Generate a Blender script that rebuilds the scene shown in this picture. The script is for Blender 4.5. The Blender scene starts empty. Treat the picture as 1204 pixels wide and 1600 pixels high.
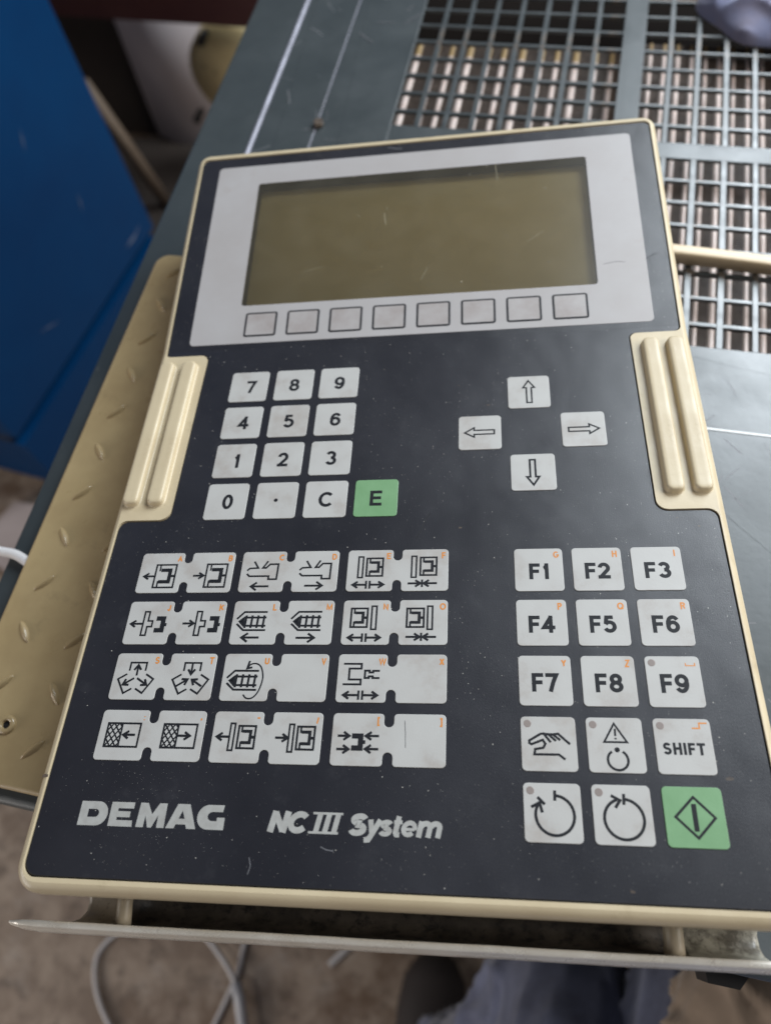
import bpy, bmesh, math, random
from mathutils import Vector, Matrix, noise
from mathutils.geometry import tessellate_polygon
random.seed(7)
S = bpy.context.scene
COL = S.collection
MM = 0.001
# ------------------------------------------------------------------ camera
CAM = Vector((-0.00202616, -0.11907247, 0.34351274))
RIGHT, DOWN, FWD = (Vector(v) for v in ((0.98571, 0, 0), (0, 0, 0), (0, 0, 0)))
def unit(v): return v.normalized()
d1 = unit(Vector((578, -2550, 1193.)))                 # machine long axis seen by the lens
d2 = -Vector((-7200, -1030, 1193.)); d2 = unit(d2 - d1 * d2.dot(d1))
dn = d2.cross(d1)
RIGHT = Vector((d2.x, d1.x, dn.x)); DOWN = Vector((d2.y, d1.y, dn.y)); FWD = Vector((d2.z, d1.z, dn.z))
F_PX = 1192.78                                          # focal length for a 1204 px wide picture
cam_data = bpy.data.cameras.new('camera'); cam = bpy.data.objects.new('camera', cam_data); COL.objects.link(cam)
cam.matrix_world = Matrix((( RIGHT.x, -DOWN.x, -FWD.x, CAM.x), (RIGHT.y, -DOWN.y, -FWD.y, CAM.y),
                           (RIGHT.z, -DOWN.z, -FWD.z, CAM.z), (0, 0, 0, 1)))
cam_data.sensor_fit = 'HORIZONTAL'; cam_data.sensor_width = 7.35; cam_data.lens = 7.35 * F_PX / 1204
cam_data.clip_start = 0.01; cam_data.clip_end = 60
cam_data.dof.use_dof = True; cam_data.dof.focus_distance = 0.285; cam_data.dof.aperture_fstop = 1.95
S.camera = cam
# ------------------------------------------------------------------ world, lamps, exposure
w = bpy.data.worlds.new('World'); S.world = w; w.use_nodes = True
bg = w.node_tree.nodes['Background']; bg.inputs[0].default_value = (0.68, 0.68, 0.76, 1); bg.inputs[1].default_value = 0.17
def area(name, loc, target, sx, sy, power, color):
    l = bpy.data.lights.new(name, 'AREA'); l.shape = 'RECTANGLE'; l.size = sx; l.size_y = sy; l.energy = power; l.color = color
    o = bpy.data.objects.new(name, l); COL.objects.link(o); o.location = loc
    o.rotation_euler = (Vector(target) - Vector(loc)).to_track_quat('-Z', 'Y').to_euler(); return o
area('window_light', (0.74, 1.26, 1.10), (0.10, 0.2, 0.0), 1.15, 1.0, 62, (0.86, 0.94, 1.0))
area('right_fill_light', (1.10, 0.15, 0.75), (0.0, 0.1, 0.0), 0.5, 0.6, 13, (1.0, 0.96, 0.90))  # added fill from the right, for the falloff across the panel
area('side_window_light', (-1.25, -0.66, 0.36), (-0.2, 0.0, 0.0), 0.5, 0.35, 4.5, (1.0, 0.96, 0.92))
area('low_fill_light', (-1.7, -1.7, 0.1), (-0.2, -0.3, -0.9), 0.8, 0.6, 19, (1.0, 0.94, 0.88))  # added low fill that brightens the floor
S.view_settings.view_transform = 'Standard'; S.view_settings.look = 'None'; S.view_settings.exposure = -0.17; S.view_settings.gamma = 1

# ------------------------------------------------------------------ panel frame
PW = Matrix(((0.9857141, -0.15492244, -0.06608134), (0.16091241, 0.98211154, 0.09779628), (0.04974841, -0.10703248, 0.99301014)))
P0 = Vector((0, 0, 0.070))                              # panel-frame origin in the world (metres)
HINGE, TILT = 114.0, math.radians(7.5)
def bend(x, y, z):                                      # the display hood is tilted up behind the keypad
    if y > HINGE:
        s = y - HINGE
        return (x, HINGE + s * math.cos(TILT) - z * math.sin(TILT), z * math.cos(TILT) + s * math.sin(TILT))
    return (x, y, z)
def at(px, py, z):                                      # ray of a picture point met with the level z (metres)
    d = RIGHT * ((px - 602) / F_PX) + DOWN * ((py - 800) / F_PX) + FWD
    return CAM + d * ((z - CAM.z) / d.z)
def aty(px, py, y):                                     # the same with the upright plane at y
    d = RIGHT * ((px - 602) / F_PX) + DOWN * ((py - 800) / F_PX) + FWD
    return CAM + d * ((y - CAM.y) / d.y)

# ------------------------------------------------------------------ materials
def mat(name, c1, c2=None, scale=30, rough=.5, rough2=None, bump=0, bscale=200, metal=0, spec=.5, detail=5, coat=0,
        lo=.35, hi=.65, specks=None, extra=None, sheen=0, vary=False, wav=0):
    m = bpy.data.materials.new(name); m.use_nodes = True; nt = m.node_tree; N = nt.nodes; L = nt.links
    b = N['Principled BSDF']; tc = N.new('ShaderNodeTexCoord')
    vec = tc.outputs['Object']
    if vary:
        oi = N.new('ShaderNodeObjectInfo'); sc_ = N.new('ShaderNodeMath'); sc_.operation = 'MULTIPLY'; L.new(oi.outputs['Random'], sc_.inputs[0]); sc_.inputs[1].default_value = 7.3
        va = N.new('ShaderNodeVectorMath'); va.operation = 'ADD'; L.new(vec, va.inputs[0]); L.new(sc_.outputs[0], va.inputs[1]); vec = va.outputs[0]
    def noise_(sc, det=detail, rg=.6):
        n = N.new('ShaderNodeTexNoise'); n.inputs['Scale'].default_value = sc; n.inputs['Detail'].default_value = det
        n.inputs['Roughness'].default_value = rg; L.new(vec, n.inputs['Vector']); return n
    def ramp(src, a, bb):
        r = N.new('ShaderNodeMapRange'); r.inputs['From Min'].default_value = a; r.inputs['From Max'].default_value = bb
        L.new(src, r.inputs['Value']); return r.outputs[0]
    def mix(fac, a, bb):
        x = N.new('ShaderNodeMix'); x.data_type = 'RGBA'
        if isinstance(fac, float): x.inputs['Factor'].default_value = fac
        else: L.new(fac, x.inputs['Factor'])
        for s, v in ((6, a), (7, bb)):
            if isinstance(v, tuple): x.inputs[s].default_value = (*v, 1)
            else: L.new(v, x.inputs[s])
        return x.outputs[2]
    def mathn(op, a, bb):
        x = N.new('ShaderNodeMath'); x.operation = op
        for s, v in ((0, a), (1, bb)):
            if isinstance(v, (int, float)): x.inputs[s].default_value = v
            else: L.new(v, x.inputs[s])
        return x.outputs[0]
    cur = c1
    if c2:
        n = noise_(scale); cur = mix(ramp(n.outputs['Fac'], lo, hi), c1, c2)
        if rough2 is not None:
            n2 = noise_(scale * 1.7); r = N.new('ShaderNodeMapRange'); r.inputs['From Min'].default_value = .35; r.inputs['From Max'].default_value = .65
            r.inputs['To Min'].default_value = rough; r.inputs['To Max'].default_value = rough2
            L.new(n2.outputs['Fac'], r.inputs['Value']); L.new(r.outputs[0], b.inputs['Roughness'])
    if extra:                                            # (colour, scale, lo, hi, strength): stains and wear
        for (col, sc, a, bb, st) in extra:
            n = noise_(sc, 8, .7); f = mathn('MULTIPLY', ramp(n.outputs['Fac'], a, bb), st); cur = mix(f, cur, col)
    if specks:                                           # (colour, scale, radius, share): settled dust
        for (col, sc, rad, share, mask) in specks:
            v = N.new('ShaderNodeTexVoronoi'); v.inputs['Scale'].default_value = sc; L.new(vec, v.inputs['Vector'])
            sep = N.new('ShaderNodeSeparateColor'); L.new(v.outputs['Color'], sep.inputs[0])
            r = mathn('MULTIPLY', sep.outputs[0], rad)
            inside = mathn('LESS_THAN', v.outputs['Distance'], r)
            pick = mathn('LESS_THAN', sep.outputs[1], share)
            f = mathn('MULTIPLY', inside, pick)
            if mask:
                n = noise_(mask); f = mathn('MULTIPLY', f, ramp(n.outputs['Fac'], .42, .6))
            f = mathn('MULTIPLY', f, sep.outputs[2]); cur = mix(f, cur, col)
    if isinstance(cur, tuple): b.inputs['Base Color'].default_value = (*cur, 1)
    else: L.new(cur, b.inputs['Base Color'])
    if rough2 is None or not c2: b.inputs['Roughness'].default_value = rough
    b.inputs['Metallic'].default_value = metal; b.inputs['Specular IOR Level'].default_value = spec; b.inputs['Coat Weight'].default_value = coat
    b.inputs['Sheen Weight'].default_value = sheen
    if bump:
        n = noise_(bscale, 4); bp = N.new('ShaderNodeBump'); bp.inputs['Strength'].default_value = bump; bp.inputs['Distance'].default_value = .0004
        L.new(n.outputs['Fac'], bp.inputs['Height']); L.new(bp.outputs[0], b.inputs['Normal'])
        if wav:
            n = noise_(wav, 2); b2 = N.new('ShaderNodeBump'); b2.inputs['Strength'].default_value = .5; b2.inputs['Distance'].default_value = .0012
            L.new(n.outputs['Fac'], b2.inputs['Height']); L.new(b2.outputs[0], bp.inputs['Normal'])
    return m
DUST = (.42, .40, .36)
M_ = dict(
 housing=mat('beige_paint', (.525, .44, .295), (.48, .395, .26), 40, .33, .5, .10, 900, extra=[((.24, .18, .10), 50, .58, .78, .5), ((.10, .07, .04), 300, .68, .75, .7)], specks=[((.08, .05, .03), 160, .05, .10, 0)]),
 membrane=mat('dark_membrane', (.0105, .011, .0155), (.018, .0185, .024), 16, .33, .39, .15, 2200, spec=.62, wav=28,
    specks=[(DUST, 520, .11, .25, 0), (DUST, 1100, .2, .5, 26), (DUST, 190, .04, .12, 0)], extra=[((.05, .05, .055), 60, .58, .75, .35)]),
 bezel=mat('pale_grey_print', (.36, .345, .345), (.335, .315, .31), 25, .42, .5, .08, 1500, specks=[((.16, .14, .12), 240, .06, .12, 0)], extra=[((.25, .20, .17), 30, .6, .8, .4)]),
 key=mat('key_print', (.42, .415, .40), (.39, .38, .365), 60, .40, .48, .08, 1500, detail=2, vary=True,
    extra=[((.24, .18, .14), 60, .52, .80, .50), ((.14, .11, .09), 300, .70, .78, .3)], specks=[((.75, .75, .72), 320, .07, .10, 0), ((.12, .1, .08), 400, .06, .12, 0)]),
 softkey=mat('soft_key_print', (.35, .33, .325), (.29, .26, .25), 90, .42, None, .08, 1500, vary=True),
 green=mat('green_key_print', (.165, .31, .16), (.14, .275, .135), 80, .42, None, .08, 1500, specks=[((.5, .6, .5), 320, .07, .10, 0)]),
 ink=mat('black_ink', (.010, .011, .014), rough=.55, spec=.25), orange=mat('orange_ink', (.56, .20, .03), rough=.5),
 pale_ink=mat('pale_lettering', (.36, .36, .345), (.30, .295, .28), 300, .5, extra=[((.2, .17, .14), 120, .62, .8, .6)]),
 haze_mark=mat('faint_scratch', (.27, .24, .16), rough=.6),
 dust=mat('pale_dust', (.55, .53, .49), rough=.8),
 led=mat('indicator_window', (.235, .20, .185), rough=.3),
 recess=mat('recess_wall', (.035, .028, .02), rough=.5),
 lcd=mat('olive_display', (.66, .51, .19), (.61, .46, .17), 5, .5, None, 0, detail=1),
 groove=mat('black_gap', (.006, .006, .007), rough=.7),
 machine=mat('grey_machine_paint', (.034, .043, .047), (.027, .035, .038), 12, .33, .47, .14, 260, spec=.85, wav=9,
    extra=[((.17, .17, .16), 14, .60, .8, .4), ((.2, .2, .2), 70, .66, .74, .35), ((.03, .03, .03), 60, .62, .75, .5)], specks=[(DUST, 160, .05, .15, 0)]),
 grille=mat('grille_paint', (.034, .043, .047), (.027, .035, .038), 40, .30, .46, .14, 260, spec=1.0,
    extra=[((.16, .10, .055), 22, .56, .70, .8), ((.03, .022, .016), 90, .60, .70, .7), ((.2, .2, .2), 160, .66, .74, .5)]),
 seam=mat('seam_highlight', (.75, .76, .76), rough=.35),  # pale colour stands in for the highlight along the joint
 trim=mat('bright_trim', (.33, .33, .39), (.22, .22, .26), 60, .38, .5, metal=.15),
 bolt=mat('rusty_bolt', (.10, .075, .055), (.04, .03, .025), 300, .5),
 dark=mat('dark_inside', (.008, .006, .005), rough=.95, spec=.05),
 tube=mat('pale_cooler_tube', (.78, .66, .61), (.68, .54, .48), 60, .3, None),
 brass=mat('brass_tube_end', (.36, .24, .10), rough=.4),
 fin=mat('brown_fin', (.15, .115, .095), (.085, .062, .05), 120, .5),
 plate=mat('ochre_plate_paint', c1=(.43, .32, .165), c2=(.36, .26, .13), scale=35, rough=.27, rough2=.46, coat=.5, bump=.12, bscale=500, spec=.5,
    extra=[((.10, .07, .035), 45, .60, .78, .45), ((.05, .04, .025), 260, .69, .75, .7)]),
 blue=mat('blue_cabinet_paint', (.001, .036, .115), (.001, .030, .10), 6, .42, .5, 0, spec=.12),
 scuff=mat('pale_scuff', (.12, .15, .22), rough=.8),
 bluedark=mat('blue_seal', (.003, .012, .035), rough=.7),
 floor=mat('stained_concrete', (.37, .29, .225), (.225, .165, .122), 20, .55, None, .4, 40, detail=9, lo=.40, hi=.60,
    extra=[((.085, .06, .045), 30, .52, .66, .7), ((.50, .44, .39), 9, .55, .70, .5), ((.15, .085, .045), 5, .52, .62, .6)]),
 steel=mat('scuffed_lip_paint', (.78, .75, .68), (.66, .62, .54), 60, .20, .38, .1, 600, spec=1.0, metal=.25, extra=[((.13, .08, .04), 160, .64, .74, .7)]),
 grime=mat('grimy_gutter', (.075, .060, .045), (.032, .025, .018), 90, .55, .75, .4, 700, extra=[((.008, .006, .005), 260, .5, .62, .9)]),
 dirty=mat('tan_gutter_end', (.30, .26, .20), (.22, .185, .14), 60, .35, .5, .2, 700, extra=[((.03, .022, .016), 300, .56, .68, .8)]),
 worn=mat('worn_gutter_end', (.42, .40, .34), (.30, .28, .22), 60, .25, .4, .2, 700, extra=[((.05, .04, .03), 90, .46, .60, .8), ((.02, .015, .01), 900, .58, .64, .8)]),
 peg=mat('putty_peg', (.40, .34, .25), (.33, .28, .20), 120, .45),
 cable=mat('grey_cable', (.62, .60, .60), rough=.5), plug=mat('white_plug', (.55, .55, .57), rough=.4),
 cloth=mat('blue_grey_cloth', (.15, .168, .26), (.09, .10, .16), 30, .9, None, .5, 400, sheen=.3),
 tancloth=mat('tan_cloth', (.36, .27, .20), (.28, .21, .155), 30, .9, None, .5, 400, sheen=.3),
 shoe=mat('dark_shoe', (.045, .036, .034), rough=.6), shoetop=mat('maroon_shoe_upper', (.16, .07, .07), rough=.8),
 rag=mat('lilac_rag', (.12, .135, .23), (.17, .15, .20), 25, .9, None, .4, 300, sheen=.3),
 redbeam=mat('dark_red_paint', (.085, .030, .024), (.065, .020, .018), 8, .5), pale=mat('pale_lilac_casing', (.68, .62, .64), rough=.5),
 brownwall=mat('brown_board', (.06, .045, .036), (.04, .03, .024), 6, .8), cream=mat('cream_disc', (.80, .64, .34), (.7, .55, .28), 12, .5, extra=[((.06, .045, .03), 25, .62, .7, .8)]),
 wood=mat('tan_batten', (.16, .115, .08), (.12, .085, .06), 30, .7), board=mat('pinkish_board', (.36, .29, .27), (.30, .24, .22), 15, .7),
 black=mat('black_rubber', (.012, .011, .011), rough=.5), barpaint=mat('cream_bar', (.62, .50, .34), (.55, .43, .28), 40, .4),
 scratch=mat('scratch_mark', (.13, .13, .14), rough=.5),
)
# clear window with dust
def glass():
    m = bpy.data.materials.new('dusty_clear_window'); m.use_nodes = True; nt = m.node_tree; N = nt.nodes; L = nt.links
    N.remove(N['Principled BSDF']); out = N['Material Output']
    tr = N.new('ShaderNodeBsdfTransparent'); tr.inputs[0].default_value = (.93, .92, .88, 1)
    gl = N.new('ShaderNodeBsdfGlossy'); gl.inputs['Roughness'].default_value = .28; gl.inputs[0].default_value = (1, 1, 1, 1)
    fr = N.new('ShaderNodeFresnel'); fr.inputs[0].default_value = 1.45
    mx = N.new('ShaderNodeMixShader'); L.new(fr.outputs[0], mx.inputs[0]); L.new(tr.outputs[0], mx.inputs[1]); L.new(gl.outputs[0], mx.inputs[2])
    df = N.new('ShaderNodeBsdfDiffuse'); df.inputs[0].default_value = (.5, .46, .36, 1)
    tc = N.new('ShaderNodeTexCoord')
    n = N.new('ShaderNodeTexNoise'); n.inputs['Scale'].default_value = 60; n.inputs['Detail'].default_value = 9; L.new(tc.outputs['Object'], n.inputs['Vector'])
    r = N.new('ShaderNodeMapRange'); r.inputs['From Min'].default_value = .4; r.inputs['From Max'].default_value = .7; r.inputs['To Min'].default_value = .06; r.inputs['To Max'].default_value = .085
    L.new(n.outputs['Fac'], r.inputs['Value'])
    v = N.new('ShaderNodeTexVoronoi'); v.inputs['Scale'].default_value = 210; L.new(tc.outputs['Object'], v.inputs['Vector'])
    sp = N.new('ShaderNodeSeparateColor'); L.new(v.outputs['Color'], sp.inputs[0])
    a = N.new('ShaderNodeMath'); a.operation = 'MULTIPLY'; L.new(sp.outputs[0], a.inputs[0]); a.inputs[1].default_value = .09
    b = N.new('ShaderNodeMath'); b.operation = 'LESS_THAN'; L.new(v.outputs['Distance'], b.inputs[0]); L.new(a.outputs[0], b.inputs[1])
    c = N.new('ShaderNodeMath'); c.operation = 'MULTIPLY'; L.new(b.outputs[0], c.inputs[0]); L.new(sp.outputs[1], c.inputs[1])
    e = N.new('ShaderNodeMath'); e.operation = 'MULTIPLY'; L.new(c.outputs[0], e.inputs[0]); e.inputs[1].default_value = .5
    d = N.new('ShaderNodeMath'); d.operation = 'MAXIMUM'; L.new(r.outputs[0], d.inputs[0]); L.new(e.outputs[0], d.inputs[1])
    m2 = N.new('ShaderNodeMixShader'); L.new(d.outputs[0], m2.inputs[0]); L.new(mx.outputs[0], m2.inputs[1]); L.new(df.outputs[0], m2.inputs[2])
    L.new(m2.outputs[0], out.inputs[0]); return m
M_['glass'] = glass()

# ------------------------------------------------------------------ mesh helpers
class MB:
    def __init__(s): s.v = []; s.f = []; s.sm = []
    def add(s, vs, fs, smooth=False):
        n = len(s.v); s.v += [tuple(p) for p in vs]; s.f += [tuple(i + n for i in f) for f in fs]; s.sm += [smooth] * len(fs); return s
    def box(s, x0, x1, y0, y1, z0, z1):
        return s.add([(x0,y0,z0),(x1,y0,z0),(x1,y1,z0),(x0,y1,z0),(x0,y0,z1),(x1,y0,z1),(x1,y1,z1),(x0,y1,z1)],
              [(0,3,2,1),(4,5,6,7),(0,1,5,4),(1,2,6,5),(2,3,7,6),(3,0,4,7)])
    def rings(s, rs, closed=True, cap0=False, cap1=False, smooth=True):
        k = len(rs[0]); vs = [p for r in rs for p in r]; fs = []
        for i in range(len(rs) - 1):
            for j in range(k if closed else k - 1):
                a, b = i * k + j, i * k + (j + 1) % k; fs.append((a, b, b + k, a + k))
        n = len(s.v); s.add(vs, fs, smooth)
        if cap0: s.f.append(tuple(n + j for j in reversed(range(k)))); s.sm.append(False)
        if cap1: s.f.append(tuple(n + (len(rs) - 1) * k + j for j in range(k))); s.sm.append(False)
        return s
    def tube(s, pts, r, seg=10, caps=True, r2=None):
        pts = [Vector(p) for p in pts]; rs = []
        for i, p in enumerate(pts):
            t = (pts[min(i + 1, len(pts) - 1)] - pts[max(i - 1, 0)]).normalized()
            a = t.orthogonal().normalized() if i == 0 else (a - t * a.dot(t)).normalized()
            b = t.cross(a); rr = r if r2 is None else r + (r2 - r) * i / (len(pts) - 1)
            rs.append([tuple(p + (a * math.cos(q) + b * math.sin(q)) * rr) for q in (2 * math.pi * j / seg for j in range(seg))])
        return s.rings(rs, True, caps, caps)
    def mesh(s, name, scale=1.0, off=(0, 0, 0)):
        me = bpy.data.meshes.new(name)
        me.from_pydata([((x - off[0]) * scale, (y - off[1]) * scale, (z - off[2]) * scale) for x, y, z in s.v], [], s.f)
        me.polygons.foreach_set('use_smooth', s.sm); me.update(); return me
def link(name, me, m, parent=None, loc=(0, 0, 0)):
    o = bpy.data.objects.new(name, me); COL.objects.link(o)
    if m is not None and not me.materials: me.materials.append(m)
    o.parent = parent; o.location = loc; return o
def tag(o, label=None, cat=None, group=None, kind=None):
    for k, v in (('label', label), ('category', cat), ('group', group), ('kind', kind)):
        if v: o[k] = v
    return o
def empty(name, loc, rot=None):
    o = bpy.data.objects.new(name, None); o.empty_display_size = .02; COL.objects.link(o)
    if rot is not None: o.matrix_world = Matrix.Translation(Vector(loc)) @ rot.to_4x4()
    else: o.location = loc
    return o
def rounded(pts, seg=6):                                # pts: (x, y, r) counter-clockwise
    out = []; n = len(pts)
    for i in range(n):
        x, y, r = pts[i]; p = Vector((x, y)); a = Vector(pts[i - 1][:2]) - p; b = Vector(pts[(i + 1) % n][:2]) - p
        if r <= 0: out.append((x, y)); continue
        a.normalize(); b.normalize(); ang = a.angle(b); t = r / math.tan(ang / 2); c = p + (a + b).normalized() * (r / math.sin(ang / 2))
        s0 = p + a * t - c; s1 = p + b * t - c; a0 = math.atan2(s0.y, s0.x); a1 = math.atan2(s1.y, s1.x); d = (a1 - a0 + math.pi) % (2 * math.pi) - math.pi
        for k in range(seg + 1): q = a0 + d * k / seg; out.append((c.x + r * math.cos(q), c.y + r * math.sin(q)))
    return out
def rrect(x0, y0, x1, y1, r, seg=6): return rounded([(x0, y0, r), (x1, y0, r), (x1, y1, r), (x0, y1, r)], seg)
def offset(o, d):                                       # d > 0: inwards (counter-clockwise outline)
    n = len(o); out = []
    for i in range(n):
        p = Vector(o[i]); a = (p - Vector(o[i - 1])); b = (Vector(o[(i + 1) % n]) - p)
        if a.length < 1e-9: a = b
        if b.length < 1e-9: b = a
        a.normalize(); b.normalize(); t = (a + b).normalized(); nn = Vector((-t.y, t.x)); k = max(.5, nn.dot(Vector((-a.y, a.x))))
        out.append(tuple(p + nn * (d / k)))
    return out
def z_(o, z): return [(x, y, z) for x, y in o]
def plate(mb, o, z0, z1, bev=.12, smooth=False):
    mb.rings([z_(o, z0), z_(o, z1 - bev), z_(offset(o, bev * .3), z1 - bev * .3), z_(offset(o, bev), z1)], True, False, True, smooth); return mb
def holed(mb, outer, holes, z):
    loops = [[Vector((x, y, 0)) for x, y in outer]] + [[Vector((x, y, 0)) for x, y in h] for h in holes]
    flat = [p for l in loops for p in l]; tris = tessellate_polygon(loops)
    fs = []
    for t in tris:
        a, b, c = (flat[i] for i in t)
        fs.append(tuple(t) if (b - a).cross(c - a).z > 0 else tuple(reversed(t)))
    return mb.add([(p.x, p.y, z) for p in flat], fs)
def bent(mb):                                           # split at the hinge, then bend
    bm = bmesh.new(); vs = [bm.verts.new(v) for v in mb.v]; bm.verts.ensure_lookup_table()
    for f, sm in zip(mb.f, mb.sm):
        try: bm.faces.new([vs[i] for i in f]).smooth = sm
        except ValueError: pass
    bmesh.ops.bisect_plane(bm, geom=bm.verts[:] + bm.edges[:] + bm.faces[:], plane_co=(0, HINGE, 0), plane_no=(0, 1, 0))
    o = MB(); bm.verts.index_update()
    o.v = [bend(*v.co) for v in bm.verts]; o.f = [tuple(v.index for v in f.verts) for f in bm.faces]; o.sm = [f.smooth for f in bm.faces]
    bm.free(); return o
BASE = (-44.0, 0.0, -21.0)                              # the panel's own base point in the panel frame (mm)
panel = empty('control_panel', P0 + PW @ (Vector(BASE) * MM), PW)
tag(panel, 'beige and black injection moulding machine control panel with display, keypad and ribbed side grips', 'control panel')
def part(name, mb, m, parent=None, org=BASE, porg=None):
    """a part of the panel; org = its own origin in the panel frame, porg = its parent's"""
    porg = BASE if porg is None else porg
    return link(name, mb.mesh(name, MM, org), M_[m], parent or panel, tuple((org[i] - porg[i]) * MM for i in range(3)))

# ------------------------------------------------------------------ the panel: housing, membrane, hood
XL, XR = -168.3, 80.7
TOP, BOT = 251.0, -125.6
outer = rounded([(XL, BOT, 9), (XR, BOT, 9), (XR, TOP, 7), (XL, TOP, 7)], 10)
def inner_outline(g):                                   # membrane outline, shrunk by g
    a, b = -165.1 + g, 77.5 - g
    return rounded([(a, -121.2 + g, 5), (b, -121.2 + g, 5), (b, 16.6 - g, 4), (55.2 - g, 16.6 - g, 4.5), (55.2 - g, 110.6 + g, 3.2),
                    (b, 110.6 + g, 3), (b, 246.4 - g, 3.5), (a, 246.4 - g, 3.5), (a, 110.6 + g, 3), (-143.2 + g, 110.6 + g, 3.2), (-143.2 + g, 16.6 - g, 4.5), (a, 16.6 - g, 4)], 7)
inn = inner_outline(0)
mb = MB()
prof = [(3.2, -21), (1.9, -19.8), (1.0, -17), (.9, -9.6), (2.4, -9.3), (2.4, -8.3), (0.3, -8.1), (0, -7.7), (0, -3.2), (.25, -2.1), (.75, -1.1), (1.4, -.3), (2.2, .25), (2.9, .55)]
mb.rings([z_(offset(outer, d), z) for d, z in prof], True, True, False, True)
top_o = offset(outer, 2.9)
holed(mb, top_o, [list(reversed(inn))], .55)
mb.rings([z_(inn, .55), z_(offset(inn, .0), -.8)], True)
housing = part('housing', bent(mb), 'housing')
housing['label'] = 'beige painted housing with a narrow raised rim'
scr = [rrect(-130.3, 140.6, 43.7, 224.6, 1.6)]
mb = MB(); holed(mb, offset(inn, -.4), [list(reversed(offset(scr[0], -.3)))], -.75); part('gap_seal', bent(mb), 'groove')
mem = inner_outline(.45)
mb = MB(); mb.rings([z_(mem, -.7), z_(mem, -.12), z_(offset(mem, .15), 0)], True); holed(mb, offset(mem, .15), [list(reversed(scr[0]))], 0)
membrane = part('membrane', bent(mb), 'membrane'); membrane['label'] = 'dusty charcoal black keypad membrane'
# display hood: pale bezel, recess, display, window
bz = rrect(-154.3, 117.4, 66.8, 238.8, 2.4)
mb = MB(); mb.rings([z_(bz, .0), z_(bz, .08), z_(offset(bz, .1), .12)], True); holed(mb, offset(bz, .1), [list(reversed(scr[0]))], .12)
bezel = part('bezel', bent(mb), 'bezel', org=(-44, 178, 0)); bezel['label'] = 'pale grey surround of the display and soft keys'
mb = MB(); mb.rings([z_(scr[0], .12), z_(scr[0], -6)], True); part('display_recess', bent(mb), 'recess')
mb = MB(); mb.add(z_(rrect(-130.4, 140.5, 43.8, 224.7, .2, 2), -5.9), [tuple(range(12))]); disp = part('display', bent(mb), 'lcd'); disp['label'] = 'blank olive brown display behind a dusty window'
mb = MB(); plate(mb, offset(scr[0], .1), -.5, -.1, .05); part('display_window', bent(mb), 'glass', disp)

# ------------------------------------------------------------------ stroke drawing
def ribbon(mb, pts, sw, z, closed=False, cap=0.0):
    P = [Vector(p) for p in pts]
    Q = [P[0]]
    for p in P[1:]:
        if (p - Q[-1]).length > 1e-6: Q.append(p)
    P = Q
    if closed and (P[0] - P[-1]).length < 1e-6: P.pop()
    n = len(P)
    if not closed and cap:
        P[0] = P[0] + (P[0] - P[1]).normalized() * cap; P[-1] = P[-1] + (P[-1] - P[-2]).normalized() * cap
    L = []; R = []
    for i in range(n):
        a = (P[i] - P[i - 1]).normalized() if (i or closed) else None
        b = (P[(i + 1) % n] - P[i]).normalized() if (i < n - 1 or closed) else None
        a = a or b; b = b or a; t = a + b
        t = t.normalized() if t.length > 1e-6 else a
        nn = Vector((-t.y, t.x)); k = max(.42, nn.dot(Vector((-a.y, a.x)))); off = nn * (sw / 2 / k)
        L.append(P[i] + off); R.append(P[i] - off)
    vs = [(p.x, p.y, z) for p in L] + [(p.x, p.y, z) for p in R]
    m = n if closed else n - 1
    mb.add(vs, [(n + i, n + (i + 1) % n, (i + 1) % n, i) for i in range(m)])
def arc(cx, cy, rx, ry, a0, a1, n=18):
    return [(cx + rx * math.cos(math.radians(a0 + (a1 - a0) * i / n)), cy + ry * math.sin(math.radians(a0 + (a1 - a0) * i / n))) for i in range(n + 1)]
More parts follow.
